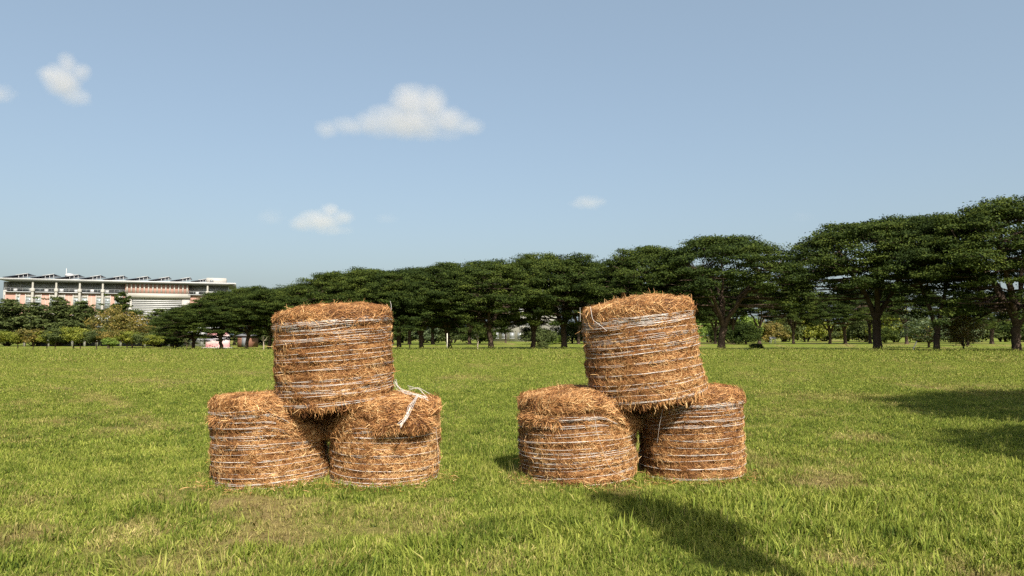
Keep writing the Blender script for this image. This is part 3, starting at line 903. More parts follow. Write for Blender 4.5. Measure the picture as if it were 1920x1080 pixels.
    b.build('water_tank', M['white_paint'], root, True)
salmon_building()

def walkway():
    """low covered walkway with white posts behind the young trees"""
    xl, y = ground(45, 649.5)
    xr = (385 - 960) / FPX * y
    r = empty('covered_walkway', (xl, y, 0))
    tag(r, 'low covered walkway on pale posts behind the row of young trees', 'walkway')
    Lg = xr - xl
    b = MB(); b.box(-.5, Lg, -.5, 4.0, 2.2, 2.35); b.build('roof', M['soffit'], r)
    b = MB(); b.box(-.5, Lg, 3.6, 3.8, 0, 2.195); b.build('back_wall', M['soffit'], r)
    n = int(Lg / 1.75)
    for k in range(n + 1):
        if k % 2 and k % 5: continue
        u = Lg * k / n
        b = MB(); b.box(u, u + .3, -.3, 0, -.05, 2.195); b.build('post', M['cream'], r)
    for k in range(0, n, 3):
        u = Lg * k / n + .9
        b = MB(); b.box(u, u + 1.6, 3.52, 3.595, .9, 1.9); b.build('window', M['pale_glass'], r)
    # low hedge in front
walkway()

def mural_mat():
    m, n, l = new_mat('mural')
    tc = n.new('ShaderNodeTexCoord')
    no = noise_node(n, l, 0.9, 3, tc.outputs['Object'])
    w = n.new('ShaderNodeTexWave'); w.wave_type = 'RINGS'; w.inputs['Scale'].default_value = 0.16; w.inputs['Distortion'].default_value = 5; w.inputs['Detail'].default_value = 1
    l.new(tc.outputs['Object'], w.inputs['Vector'])
    r = ramp_node(n, [(0.1, (0.40, 0.11, 0.13)), (0.4, (0.52, 0.28, 0.27)), (0.62, (0.55, 0.44, 0.41)), (0.85, (0.22, 0.23, 0.28))])
    f = math_node(n, l, 'MULTIPLY_ADD', w.outputs['Fac'], 0.5, math_node(n, l, 'MULTIPLY', no.outputs['Fac'], 0.6))
    l.new(f, r.inputs[0])
    p = n.new('ShaderNodeBsdfPrincipled'); p.inputs['Roughness'].default_value = .7
    l.new(r.outputs[0], p.inputs['Base Color'])
    o = n.new('ShaderNodeOutputMaterial'); l.new(p.outputs[0], o.inputs[0])
    return m
M['mural'] = mural_mat()
def mural_wall():
    x0, y = ground(384, 652.5)
    x1 = (430 - 960) / FPX * y
    r = empty('mural_wall', (x0, y, 0))
    tag(r, 'pink mural wall with pale rounded shapes seen under the dense dark trees', 'wall')
    Lg = x1 - x0
    n = 14
    V, Q = [], []
    for k in range(n + 1):
        u = k / n
        h = 2.0 * math.sin(math.pi * (0.12 + 0.76 * u)) ** 0.6 + 0.5
        for yy in (0, .35):
            V += [(u * Lg, yy + .8 * (u - .5) ** 2, -.05), (u * Lg, yy + .8 * (u - .5) ** 2, h)]
    for k in range(n):
        a = k * 4; c = a + 4
        Q += [(a, c, c + 1, a + 1), (c + 2, a + 2, a + 3, c + 3), (a + 1, c + 1, c + 3, a + 3)]
    Q += [(0, 1, 3, 2), (n * 4, n * 4 + 2, n * 4 + 3, n * 4 + 1)]
    b = MB(); b.add(V, Q); b.build('painted_panel', M['mural'], r)
    b = MB(); b.box(-.3, Lg + .3, -.3, .8, -.1, .12); b.build('plinth', M['cream'], r)
mural_wall()
def kiosk():
    """white low pavilion beside the mural, and a brown hut behind it"""
    x0, y = ground(301, 651)
    x1 = (384 - 960) / FPX * y
    r = empty('white_pavilion', (x0, y + 5, 0))
    tag(r, 'low white pavilion showing between trunks left of the pink mural wall', 'building')
    Lg = (x1 - x0)
    b = MB(); b.box(0, Lg, 0, 5, 0, 2.7); b.build('wall', M['white_paint'], r)
    b = MB(); b.box(-.4, Lg + .4, -.4, 5.4, 2.703, 2.95); b.build('roof', M['grey_metal'], r)
    for k in range(5):
        u = Lg * (k + .3) / 5
        b = MB(); b.box(u, u + .8, -.05, -.003, .4, 2.0); b.build('window', M['glass'], r)
    x0, y = ground(430, 652)
    r = empty('brown_hut', (x0, y + 3, 0))
    tag(r, 'low rust brown hut between the trunks right of the pink mural wall', 'building')
    b = MB(); b.box(0, 1.9, 0, 3, 0, 1.6); b.build('wall', M['rust'], r)
    b = MB(); b.add([(-.3, -.3, 1.6), (2.2, -.3, 1.6), (2.2, 3.3, 1.6), (-.3, 3.3, 1.6), (.95, 1.5, 2.2)], [(3, 2, 1, 0)], [(0, 1, 4), (1, 2, 4), (2, 3, 4), (3, 0, 4)]); b.build('roof', M['soffit'], r)
    b = MB(); b.box(.6, 1.2, -.05, -.003, 0.05, 1.4); b.build('door', M['soffit'], r)
M['rust'] = solid('rust', (0.20, 0.10, 0.065), 0.8, .2)
kiosk()

def pale_house():
    Y = 215.0
    x0 = at_depth(920, 600, Y)[0]; x1 = at_depth(1050, 600, Y)[0]
    h = at_depth(960, 528, Y)[2]
    r = empty('pale_house', (x0, Y, 0))
    tag(r, 'pale cream house partly hidden by the dark trees between the two stacks', 'house')
    Lg = x1 - x0
    b = MB(); b.box(0, Lg * .6, 0, 12, 0, h * .8); b.build('wall', M['cream'], r)
    b = MB(); b.box(Lg * .6 + .01, Lg, 2, 14, 0, h); b.build('wall', M['cream'], r)
    b = MB(); b.box(-.6, Lg * .6 + .4, -.6, 12, h * .8 + .003, h * .8 + .5); b.build('roof', M['white_paint'], r)
    b = MB(); b.box(Lg * .6 - .4, Lg + .6, 1.4, 14.5, h + .003, h + .5); b.build('roof', M['white_paint'], r)
    for s in range(4):
        for k in range(5):
            u = 1 + k * 2.25
            b = MB(); b.box(u, u + 1.3, -.08, -.004, 1.0 + s * 3.4, 2.6 + s * 3.4)
            wd = b.build('window', M['glass'], r)
            b = MB(); b.box(u + .6, u + .7, -.12, -.082, 1.0 + s * 3.4, 2.6 + s * 3.4); b.box(u - .1, u + 1.4, -.16, -.082, .88 + s * 3.4, 1.0 + s * 3.4); b.build('frame', M['white_paint'], wd)
    b = MB(); b.box(Lg * .72, Lg * .93, 1.9, 1.996, 0, 3.2); b.build('porch_shade_slab', M['soffit'], r)  # dark slab on the wall, painted as the shade of an open porch
    b = MB(); b.box(Lg * .94, Lg * .99, 0.6, 1.2, 0, 3.0); b.build('gate_pillar', M['cream'], r)
pale_house()
def far_low_building():
    Y = 330.0
    x0 = at_depth(725, 600, Y)[0]; x1 = at_depth(905, 600, Y)[0]
    r = empty('distant_hall', (x0, Y, 0))
    tag(r, 'long pale hall glimpsed between dark trunks right of the upper left bale', 'building')
    Lg = x1 - x0
    b = MB(); b.box(0, Lg, 0, 10, 0, 4.2); b.build('wall', M['cream'], r)
    b = MB(); b.box(-.5, Lg + .5, -.5, 10.5, 4.203, 4.7); b.build('roof', M['grey_metal'], r)
    for k in range(12):
        u = Lg * (k + .3) / 12; b = MB(); b.box(u, u + 1.6, -.06, -.003, 1, 2.8); b.build('window', M['glass'], r)
far_low_building()

# ------------------------------------------------------------------ hay bales
def straw_mat(name, stops, rough=0.6, spec=0.25):
    m, n, l = new_mat(name)
    tc = n.new('ShaderNodeTexCoord')
    ti = attr(n, 'tint')
    no = noise_node(n, l, 3.5, 4, tc.outputs['Object'], 0.6)
    big = noise_node(n, l, 1.6, 3, tc.outputs['Object'], 0.6)
    oi = n.new('ShaderNodeObjectInfo')
    sh = math_node(n, l, 'MULTIPLY_ADD', big.outputs['Fac'], 0.7, -0.37)
    sh = math_node(n, l, 'ADD', sh, math_node(n, l, 'MULTIPLY_ADD', oi.outputs['Random'], 0.14, -0.07))
    f = math_node(n, l, 'MULTIPLY_ADD', no.outputs['Fac'], 0.7, math_node(n, l, 'MULTIPLY_ADD', ti.outputs['Fac'], 0.8, -0.25))
    f = math_node(n, l, 'ADD', f, sh, clamp=True)
    r = ramp_node(n, stops)
    l.new(f, r.inputs[0])
    p = n.new('ShaderNodeBsdfPrincipled')
    l.new(r.outputs[0], p.inputs['Base Color'])
    p.inputs['Roughness'].default_value = rough
    p.inputs['Specular IOR Level'].default_value = spec
    t = n.new('ShaderNodeBsdfTranslucent'); l.new(r.outputs[0], t.inputs['Color'])
    mx = n.new('ShaderNodeMixShader'); mx.inputs[0].default_value = 0.12
    l.new(p.outputs[0], mx.inputs[1]); l.new(t.outputs[0], mx.inputs[2])
    o = n.new('ShaderNodeOutputMaterial'); l.new(mx.outputs[0], o.inputs[0])
    return m
M['straw'] = straw_mat('straw', [(0.14, (0.085, 0.032, 0.012)), (0.36, (0.31, 0.136, 0.045)), (0.61, (0.57, 0.290, 0.106)), (0.92, (0.88, 0.61, 0.30))])
def core_mat():
    m, n, l = new_mat('packed_hay')
    tc = n.new('ShaderNodeTexCoord')
    mp = n.new('ShaderNodeMapping'); mp.inputs['Scale'].default_value = (1, 1, 2.5); l.new(tc.outputs['Object'], mp.inputs['Vector'])
    no = noise_node(n, l, 30, 6, mp.outputs[0], 0.75)
    r = ramp_node(n, [(0.3, (0.045, 0.017, 0.007)), (0.5, (0.15, 0.065, 0.023)), (0.72, (0.36, 0.175, 0.065))])
    l.new(no.outputs['Fac'], r.inputs[0])
    p = n.new('ShaderNodeBsdfPrincipled'); p.inputs['Roughness'].default_value = .9; p.inputs['Specular IOR Level'].default_value = .1
    l.new(r.outputs[0], p.inputs['Base Color'])
    bp = n.new('ShaderNodeBump'); bp.inputs['Strength'].default_value = 1.0; bp.inputs['Distance'].default_value = .02
    l.new(no.outputs['Fac'], bp.inputs['Height']); l.new(bp.outputs[0], p.inputs['Normal'])
    o = n.new('ShaderNodeOutputMaterial'); l.new(p.outputs[0], o.inputs[0])
    return m
M['core'] = core_mat()
def twine_mat():
    m, n, l = new_mat('twine')
    p = n.new('ShaderNodeBsdfPrincipled')
    p.inputs['Base Color'].default_value = (0.62, 0.57, 0.52, 1)
    p.inputs['Roughness'].default_value = 0.42
    p.inputs['Specular IOR Level'].default_value = 0.9
    p.inputs['Coat Weight'].default_value = 0.3
    p.inputs['Coat Roughness'].default_value = 0.3
    o = n.new('ShaderNodeOutputMaterial'); l.new(p.outputs[0], o.inputs[0])
    return m
M['twine'] = twine_mat()

def strands(rng, P, Nn, dirv, length, width, lift, curl=0.25, tint=None, seg=3):
    """flat curved straws: P roots, Nn surface normals, dirv unit directions"""
    n = len(P)
    side = np.cross(Nn, dirv); side /= np.linalg.norm(side, axis=1, keepdims=True) + 1e-9
    c1 = rng.normal(size=(n, 1)) * curl
    t = np.linspace(-0.5, 0.5, seg + 1)
    V = np.zeros((n, seg + 1, 2, 3))
    tw = rng.normal(size=(n, 1)) * 0.7
    wv = side * np.cos(tw) + Nn * np.sin(tw)
    for k, tt in enumerate(t):
        u = tt + 0.5
        c = P + dirv * (length * tt) + side * (c1 * length * (tt * tt * 2)) + Nn * (lift[:, 0:1] * (1 - u) + lift[:, 1:2] * u + (0.25 - tt * tt) * 0.02)
        w = width * (1.0 if 0 < k < seg else 0.55)
        V[:, k, 0] = c + wv * w * 0.5
        V[:, k, 1] = c - wv * w * 0.5
    V = V.reshape(-1, 3)
    base = np.arange(n)[:, None] * (seg + 1) * 2
    F = []
    for k in range(seg):
        a = base + 2 * k
        F.append(np.concatenate([a, a + 1, a + 3, a + 2], 1))
    F = np.vstack(F)
    if tint is None: tint = rng.beta(1.1, 1.3, n)
    return V, F, np.repeat(tint, (seg + 1) * 2)

class Bale:
    def __init__(s, seed, R, H, dome=0.10, lip=0.03, bands=10, taper=0.0, crush=0.0, slope=0.0, round_bottom=0.04, round_top=0.055, bulge=0.026):
        s.seed, s.R, s.H, s.bands, s.slope, s.bulge, s.lip, s.taper, s.crush = seed, R, H, bands, slope, bulge, lip, taper, crush
        rng = np.random.default_rng(seed)
        s.rng = rng
        pts = [(0, 0)]
        rb, rt = round_bottom, round_top
        for a in np.linspace(0, np.pi / 2, 6): pts.append((R - rb + rb * math.sin(a), rb - rb * math.cos(a)))
        for z in np.linspace(rb, H - rt, 24)[1:]: pts.append((R, z))
        for a in np.linspace(0, np.pi / 2, 7)[1:]: pts.append((R - rt + rt * math.cos(a), H - rt + rt * math.sin(a)))
        for u in np.linspace(1, 0, 12)[1:]: pts.append(((R - rt) * u, H + dome * (1 - u * u)))
        p = np.array(pts)
        dl = np.r_[0, np.cumsum(np.linalg.norm(np.diff(p, axis=0), axis=1))]
        s.S = dl / dl[-1]
        s.p = p
        tg = np.gradient(p, axis=0)
        nn = np.stack([tg[:, 1], -tg[:, 0]], 1); nn /= np.linalg.norm(nn, axis=1, keepdims=True)
        s.nn = nn
        zg = np.linspace(0.03, H - 0.08, bands + 1)
        zg[1:-1] += rng.uniform(-0.014, 0.014, bands - 1)
        s.zg = zg
    def warp(s, th, z):
        return z + 0.016 * (vnoise(np.cos(th) * 1.5 + 9, np.sin(th) * 1.5, z * 3, s.seed) - 0.5) - s.slope * np.cos(th) 
    def disp(s, th, rho, z, side):
        b = np.interp(s.warp(th, z), s.zg, np.arange(len(s.zg)), left=0, right=len(s.zg) - 1)
        rib = np.abs(np.sin(np.pi * b)) ** 0.7 * s.bulge * (0.7 + 0.6 * vnoise(np.cos(th) * 2, np.sin(th) * 2, np.floor(b) * 3.3, s.seed + 3))
        x, y = rho * np.cos(th), rho * np.sin(th)
        big = (fbm(x * 2.4 + 5, y * 2.4, z * 2.4, s.seed + 5, 2) - 0.5) * 0.085
        small = (fbm(x * 12, y * 12, z * 15, s.seed + 9, 3) - 0.5) * 0.07
        lip = s.lip * sstep(s.H - 0.17, s.H - 0.12, z) * (0.6 + 0.9 * vnoise(np.cos(th) * 2.5, np.sin(th) * 2.5, 0, s.seed + 13))
        return side * (rib + lip) + big + small
    def at(s, th, S):
        rho, z = np.interp(S, s.S, s.p[:, 0]), np.interp(S, s.S, s.p[:, 1])
        nr, nz = np.interp(S, s.S, s.nn[:, 0]), np.interp(S, s.S, s.nn[:, 1])
        nl = np.sqrt(nr * nr + nz * nz) + 1e-9; nr, nz = nr / nl, nz / nl
        d = s.disp(th, rho, z, np.clip(nr, 0, 1) ** 2)
        d = np.where(z < 0.03, np.minimum(d, 0.01), d)
        rho2, z2 = (rho + nr * d) * (1 - s.taper * (z / s.H - 0.35)), z + nz * d
        xx = rho2 * np.cos(th) * np.sign(s.crush + 1e-9)
        z2 = z2 - abs(s.crush) * sstep(0.16, 0.60, xx) * sstep(0.45, 1.0, z2 / s.H)
        P = np.stack([rho2 * np.cos(th), rho2 * np.sin(th), z2], -1)
        N = np.stack([nr * np.cos(th), nr * np.sin(th), nz], -1)
        return P, N
    def side(s, th, z):
        """surface radius on the flank"""
        S = np.interp(z, s.p[6:30, 1], s.S[6:30])
        return s.at(th, S)[0]
    def core(s, root):
        nt, ns = 150, 110
        th = np.arange(nt) / nt * 2 * np.pi
        SS = np.linspace(0.0, 1, ns)
        T, S = np.meshgrid(th, SS)
        P, _ = s.at(T.ravel(), S.ravel())
        i, j = np.meshgrid(np.arange(ns - 1), np.arange(nt), indexing='ij')
        j2 = (j + 1) % nt
        Q = np.stack([i * nt + j, i * nt + j2, (i + 1) * nt + j2, (i + 1) * nt + j], -1).reshape(-1, 4)
        return link('hay_roll', mesh_np('hay_roll', P, Q, None, True), M['core'], root)
    def straw(s, root, n_side=30000, n_top=11000, fringe=0, fly=260):
        rng = s.rng
        packs = []
        s_bot, s_top = s.S[3], s.S[31]
        # flank
        S = rng.uniform(s_bot, s_top, n_side); th = rng.uniform(0, 2 * np.pi, n_side)
        P, N = s.at(th, S)
        et = np.stack([-np.sin(th), np.cos(th), np.zeros_like(th)], 1)
        ez = np.cross(et, N); ez *= np.sign(ez[:, 2:3] + 1e-6)
        a = np.where(rng.random(n_side) < 0.5, rng.normal(0, 0.55, n_side), rng.uniform(-1.6, 1.6, n_side))
        d = et * np.cos(a)[:, None] + ez * np.sin(a)[:, None]
        L = rng.uniform(0.03, 0.10, (n_side, 1))
        lift = np.stack([rng.uniform(-0.010, 0.006, n_side), rng.uniform(-0.004, 0.016, n_side)], 1)
        packs.append(strands(rng, P, N, d, L, rng.uniform(0.0014, 0.0034, (n_side, 1)), lift, 0.16))
        # top
        u = rng.uniform(0, 1, n_top) ** 0.5
        S = 1 - (1 - s.S[29]) * u; th = rng.uniform(0, 2 * np.pi, n_top)
        P, N = s.at(th, S)
        et = np.stack([-np.sin(th), np.cos(th), np.zeros_like(th)], 1)
        er = np.cross(et, N)
        a = rng.uniform(-1.6, 1.6, n_top)
        d = et * np.cos(a)[:, None] + er * np.sin(a)[:, None]
        L = rng.uniform(0.06, 0.18, (n_top, 1))
        lift = np.stack([rng.uniform(-0.008, 0.012, n_top), rng.uniform(-0.004, 0.035, n_top)], 1)
        packs.append(strands(rng, P, N, d, L, rng.uniform(0.0016, 0.0036, (n_top, 1)), lift, 0.2))
        # straws poking out
        S = rng.uniform(s_bot, 0.97, fly); th = rng.uniform(0, 2 * np.pi, fly)
        P, N = s.at(th, S)
        d = N * 0.75 + rng.normal(size=(fly, 3)) * 0.65; d /= np.linalg.norm(d, axis=1, keepdims=True)
        L = rng.uniform(0.05, 0.13, (fly, 1))
        N2 = np.cross(d, rng.normal(size=(fly, 3))); N2 /= np.linalg.norm(N2, axis=1, keepdims=True)
        packs.append(strands(rng, P + d * L * 0.4, N2, d, L, 0.0034, np.zeros((fly, 2)), 0.25, tint=rng.uniform(0.5, 1, fly)))
        # rim straws hanging out over the top edge
        nrim = 2200
        S = rng.uniform(s.S[28], s.S[33], nrim); th = rng.uniform(0, 2 * np.pi, nrim)
        P, N = s.at(th, S)
        et = np.stack([-np.sin(th), np.cos(th), np.zeros_like(th)], 1)
        a = rng.normal(0, 0.5, nrim)
        d = et * np.cos(a)[:, None] + np.cross(et, N) * np.sin(a)[:, None] + N * 0.1; d /= np.linalg.norm(d, axis=1, keepdims=True)
        packs.append(strands(rng, P, N, d, rng.uniform(0.06, 0.17, (nrim, 1)), 0.005, np.stack([rng.uniform(0, .012, nrim), rng.uniform(0, .035, nrim)], 1), 0.4))
        if fringe:
            S = rng.uniform(s.S[2], s.S[8], fringe); th = rng.uniform(0, 2 * np.pi, fringe)
            P, N = s.at(th, S)
            et = np.stack([-np.sin(th), np.cos(th), np.zeros_like(th)], 1)
            d = np.array([0, 0, -1.0]) + et * rng.normal(size=(fringe, 1)) * 0.6 + N * 0.15; d /= np.linalg.norm(d, axis=1, keepdims=True)
            L = rng.uniform(0.03, 0.10, (fringe, 1))
            N3 = N * np.array([1, 1, 0]) + 1e-4; N3 /= np.linalg.norm(N3, axis=1, keepdims=True)
            packs.append(strands(rng, P + d * L * 0.35, N3, d, L, rng.uniform(0.0035, 0.0065, (fringe, 1)), np.stack([rng.uniform(-.01, .01, fringe)] * 2, 1), 0.35))
        return build_strands('loose_straw', packs, root)
    def twine(s, root, specs, r=0.0017):
        """each spec: z, number of strings, spread, wander, [arc centre, half width]"""
        rng = s.rng
        for spec in specs:
            z0, cnt, spread, wander = spec[:4]
            arc = spec[4] if len(spec) > 4 else None
            b = MB()
            for k in range(cnt):
                n = 110
                if arc is None:
                    th = np.linspace(0, 2 * np.pi, n)
                else:
                    c, hw = arc
                    hw2 = hw * rng.uniform(0.65, 1.0)
                    cc = c + rng.uniform(-0.15, 0.15)
                    th = np.linspace(cc - hw2, cc + hw2, 50)
                off = rng.uniform(-spread, spread)
                ph = rng.uniform(0, 6.28)
                z = z0 + off + s.slope * np.cos(th) + wander * (vnoise(np.cos(th) * 2 + ph, np.sin(th) * 2, k, s.seed + 50) - 0.5) + spread * 0.8 * np.sin(th * rng.integers(1, 4) + ph)
                z = np.clip(z, 0.02, s.H - 0.03)
                P = s.side(th, z)
                rad = np.linalg.norm(P[:, :2], axis=1)
                # pulled taut: smooth the radius, sit close to the hay
                kk = np.ones(9) / 9
                rs = np.convolve(np.r_[rad[-5:-1], rad, rad[1:5]] if arc is None else np.r_[[rad[0]] * 4, rad, [rad[-1]] * 4], kk, 'valid')
                rs = rs + 0.011 + 0.016 * (vnoise(np.cos(th) * 5 + ph, np.sin(th) * 5, k * 3.1, s.seed + 77) - 0.5)
                Q = np.stack([np.cos(th) * rs, np.sin(th) * rs, P[:, 2]], 1)
                b.tube(Q, r * rng.uniform(0.8, 1.3), 4)
            b.build('twine', M['twine'], root, True)

def build_strands(name, packs, root):
    off, V, F, A = 0, [], [], []
    for v, f, a in packs:
        V.append(v); F.append(f + off); A.append(a); off += len(v)
    o = link(name, mesh_np(name, np.vstack(V), np.vstack(F), {'tint': np.concatenate(A)}), M['straw'], root)
    o['kind'] = 'stuff'
    return o

FRONT = -np.pi / 2
G_B = 'round straw bales stacked in two threes'
def bale(seed, label, loc, rot, R, H, specs, **kw):
    st = {k: kw.pop(k) for k in ('fringe', 'n_side', 'n_top', 'fly') if k in kw}
    b = Bale(seed, R, H, **kw)
    root = empty('straw_bale', loc, rot)
    tag(root, label, 'bale', G_B)
    b.core(root)
    b.straw(root, **st)
    b.twine(root, specs)
    return b, root

def grooves(zs, cnts, H, side=0):
    """side: the upper strings stop where the upper bale has crushed the roll (+1 right, -1 left)"""
    return [(z * H, c, 0.004 + 0.003 * c, 0.012) + (((FRONT - side * 0.42, 1.05),) if side and z > 0.6 else ()) for z, c in zip(zs, cnts)]

# lower bales, left stack
BALES = []
def centre(px, base_py, R):
    x, y = ground(px, base_py)
    return (px - 960) / FPX * (y + R), y + R
xb, yb = centre(514, 925, 0.60)
B1 = bale(101, 'lower left bale of the left stack, with a wide flat straw cap', (xb, yb, 0), (0, math.radians(-1.5), 0), 0.578, 0.93,
     grooves([.90, .81, .75, .70, .635, .60, .54, .50, .44, .36, .29, .21, .16, .10, .03], [7, 2, 2, 1, 2, 1, 2, 2, 1, 2, 1, 1, 2, 3, 5], 0.885, 1), dome=0.03, lip=0.02, slope=0.016, crush=0.36)
BALES.append((xb, yb, 0.62))
xc, yc = centre(724, 924, 0.60)
C1 = bale(102, 'lower right bale of the left stack, ragged straw slumping over its top', (xc, yc, 0), (0, math.radians(0.5), 0), 0.565, 0.90,
     grooves([.74, .70, .65, .58, .50, .42, .34, .25, .17, .10, .07], [2, 2, 2, 1, 1, 2, 1, 2, 1, 2, 2], 0.86, -1), dome=0.06, lip=0.02, slope=0.004, crush=-0.30)
BALES.append((xc, yc, 0.6))
# upper bale, left stack
dA = yb - 0.05
xa_, za_ = (629 - 960) / FPX * dA, 0.845
A1 = bale(103, 'upper bale of the left stack, thick white twine band under its domed top', (xa_ + 0.03, dA, za_), (math.radians(1.5), math.radians(-3.4), 0), 0.60, 1.02,
     grooves([.90, .80, .755, .72, .67, .60, .56, .52, .42, .31, .27, .20, .165, .06], [10, 2, 2, 2, 1, 1, 2, 1, 2, 2, 2, 4, 1, 4], 1.0)
     + [(0.84, 6, 0.03, 0.05, (FRONT, 0.75))], dome=0.075, lip=0.012, slope=0.008, fringe=1100, taper=0.03)
# lower bales, right stack
xe, ye = centre(1085, 918, 0.63)
E1 = bale(104, 'lower left bale of the right stack, one twine strand straggling down its front', (xe, ye, 0), (0, math.radians(-2.5), 0), 0.615, 0.95,
     grooves([.80, .72, .62, .54, .47, .41, .36, .31, .26, .22, .13, .02], [5, 3, 2, 2, 1, 2, 2, 2, 1, 1, 3, 7], 0.91, 1), dome=0.05, lip=0.015, slope=0.02, crush=0.28)
BALES.append((xe, ye, 0.64))
xf, yf = centre(1293, 909, 0.57)
F1 = bale(105, 'narrow lower right bale of the right stack, white twine under its top edge', (xf, yf, 0), (0, math.radians(-1.0), 0), 0.545, 0.97,
     grooves([.90, .86, .78, .74, .66, .58, .50, .42, .33, .26, .16, .05], [6, 4, 2, 3, 3, 1, 2, 1, 2, 1, 2, 3], 0.93), dome=0.06, lip=0.02, slope=0.008, crush=-0.16)
BALES.append((xf, yf, 0.59))
# upper bale, right stack
dD = ye - 0.02
xd = (1207 - 960) / FPX * dD
D1 = bale(106, 'upper bale of the right stack, leaning left with a sloping top', (xd + 0.03, dD, 0.88), (math.radians(1), math.radians(-6.0), 0), 0.615, 1.08,
     grooves([.87, .83, .75, .70, .67, .61, .565, .53, .44, .34, .24, .20, .12, .06], [7, 4, 2, 2, 2, 2, 2, 2, 2, 2, 1, 2, 1, 4], 1.05)
     + [(0.92, 7, 0.02, 0.04, (FRONT, 0.8))], dome=0.06, lip=0.0, slope=0.012, taper=0.09, fringe=1100, fly=420)

# ragged straw slumping over the lower right bale of the left stack
def slump(root, centre_w, size, seed, n=6500, tiltx=0.0):
    rng = np.random.default_rng(seed)
    nt, ns = 64, 30
    th = np.arange(nt) / nt * 2 * np.pi
    ph = np.linspace(-np.pi / 2, np.pi / 2, ns)
    T, Pp = np.meshgrid(th, ph)
    def surf(t, p):
        ce = np.sign(np.cos(p)) * np.abs(np.cos(p)) ** 0.7
        d = np.stack([np.cos(t) * ce, np.sin(t) * ce, np.sin(p)], -1)
        k = 1 + (fbm(d[..., 0] * 2 + 3, d[..., 1] * 2, d[..., 2] * 2, seed, 3) - 0.5) * 0.5
        P = d * np.array(size) * k[..., None]
        # droop towards the rim
        P[..., 2] -= 0.16 * sstep(0.55, 1.15, np.sqrt((P[..., 0] / size[0]) ** 2 + (P[..., 1] / size[1]) ** 2))
        P[..., 2] += tiltx * P[..., 0]
        N = d / np.array(size); N /= np.linalg.norm(N, axis=-1, keepdims=True)
        return P, N
    P, _ = surf(T.ravel(), Pp.ravel())
    i, j = np.meshgrid(np.arange(ns - 1), np.arange(nt), indexing='ij'); j2 = (j + 1) % nt
    Q = np.stack([i * nt + j, i * nt + j2, (i + 1) * nt + j2, (i + 1) * nt + j], -1).reshape(-1, 4)
    hold = empty('slumped_straw', (0, 0, 0)); hold.parent = root
    inv = root.matrix_basis.inverted() if False else None
    me = mesh_np('clump', P, Q, None, True)
    bpy.context.view_layer.update()
    hold.matrix_world = mathutils.Matrix.Translation(centre_w)
    link('clump', me, M['core'], hold)
    t = rng.uniform(0, 2 * np.pi, n); p = np.arcsin(rng.uniform(-0.85, 1, n))
    P, N = surf(t, p)
    a = rng.normal(size=(n, 3)); d = np.cross(N, a); d[:, 2] *= 0.5; d[:, 0] += 0.25 * np.sign(d[:, 0]); d /= np.linalg.norm(d, axis=1, keepdims=True)
    pk = [strands(rng, P, N, d, rng.uniform(.06, .18, (n, 1)), rng.uniform(.003, .0062, (n, 1)), np.stack([rng.uniform(-.005, .01, n), rng.uniform(0, .03, n)], 1), .4)]
    m = n // 4
    t = rng.uniform(-np.pi * 1.05, 0.05 * np.pi, m); P, N = surf(t, rng.uniform(-0.5, 0.1, m))
    d = np.array([0, 0, -1.0]) + rng.normal(size=(m, 3)) * .4 + N * .3; d /= np.linalg.norm(d, axis=1, keepdims=True)
    pk.append(strands(rng, P + d * .03, N, d, rng.uniform(.06, .16, (m, 1)), .0048, np.zeros((m, 2)), .4))
    build_strands('loose_straw', pk, hold)
slump(C1[1], (xc + 0.20, yc - 0.27, 0.825), (0.33, 0.38, 0.085), 201)
slump(C1[1], (xc - 0.60, yc + 0.18, 0.72), (0.30, 0.22, 0.22), 202, 1500)  # clump added behind the gap to block light and keep it black
slump(F1[1], (xf - 0.60, yf + 0.10, 0.74), (0.26, 0.2, 0.2), 205, 1200)
slump(E1[1], (xe - 0.28, ye - 0.16, 0.86), (0.34, 0.38, 0.06), 203, 5000)
slump(B1[1], (xb - 0.09, yb - 0.12, 0.885), (0.44, 0.45, 0.045), 204, 5000)

# straw fallen on the grass round each stack
def fallen(label, bales_, seed, n=1100):
    rng = np.random.default_rng(seed)
    P = []
    for (bx_, by_, rr) in bales_:
        m = n // len(bales_)
        a = rng.uniform(0, 2 * np.pi, m); q = rr + np.abs(rng.normal(0.0, 0.13, m))
        P.append(np.stack([bx_ + np.cos(a) * q, by_ + np.sin(a) * q, np.zeros(m)], 1))
    P = np.vstack(P); n = len(P)
    P[:, 2] = relief(P[:, 0], P[:, 1]) + rng.uniform(0.012, 0.05, n)
    a = rng.uniform(0, 2 * np.pi, n)
    d = np.stack([np.cos(a), np.sin(a), rng.normal(0, .25, n)], 1); d /= np.linalg.norm(d, axis=1, keepdims=True)
    N = np.tile([0, 0, 1.0], (n, 1)) + rng.normal(0, .3, (n, 3)); N /= np.linalg.norm(N, axis=1, keepdims=True)
    o = build_strands('fallen_straw', [strands(rng, P, N, d, rng.uniform(.04, .14, (n, 1)), rng.uniform(.002, .0045, (n, 1)), np.zeros((n, 2)), .5)], None)
    tag(o, label, 'straw', kind='stuff')
fallen('loose straw fallen on the grass round the left stack', BALES[:2], 401)
fallen('loose straw fallen on the grass round the right stack', BALES[2:], 402)

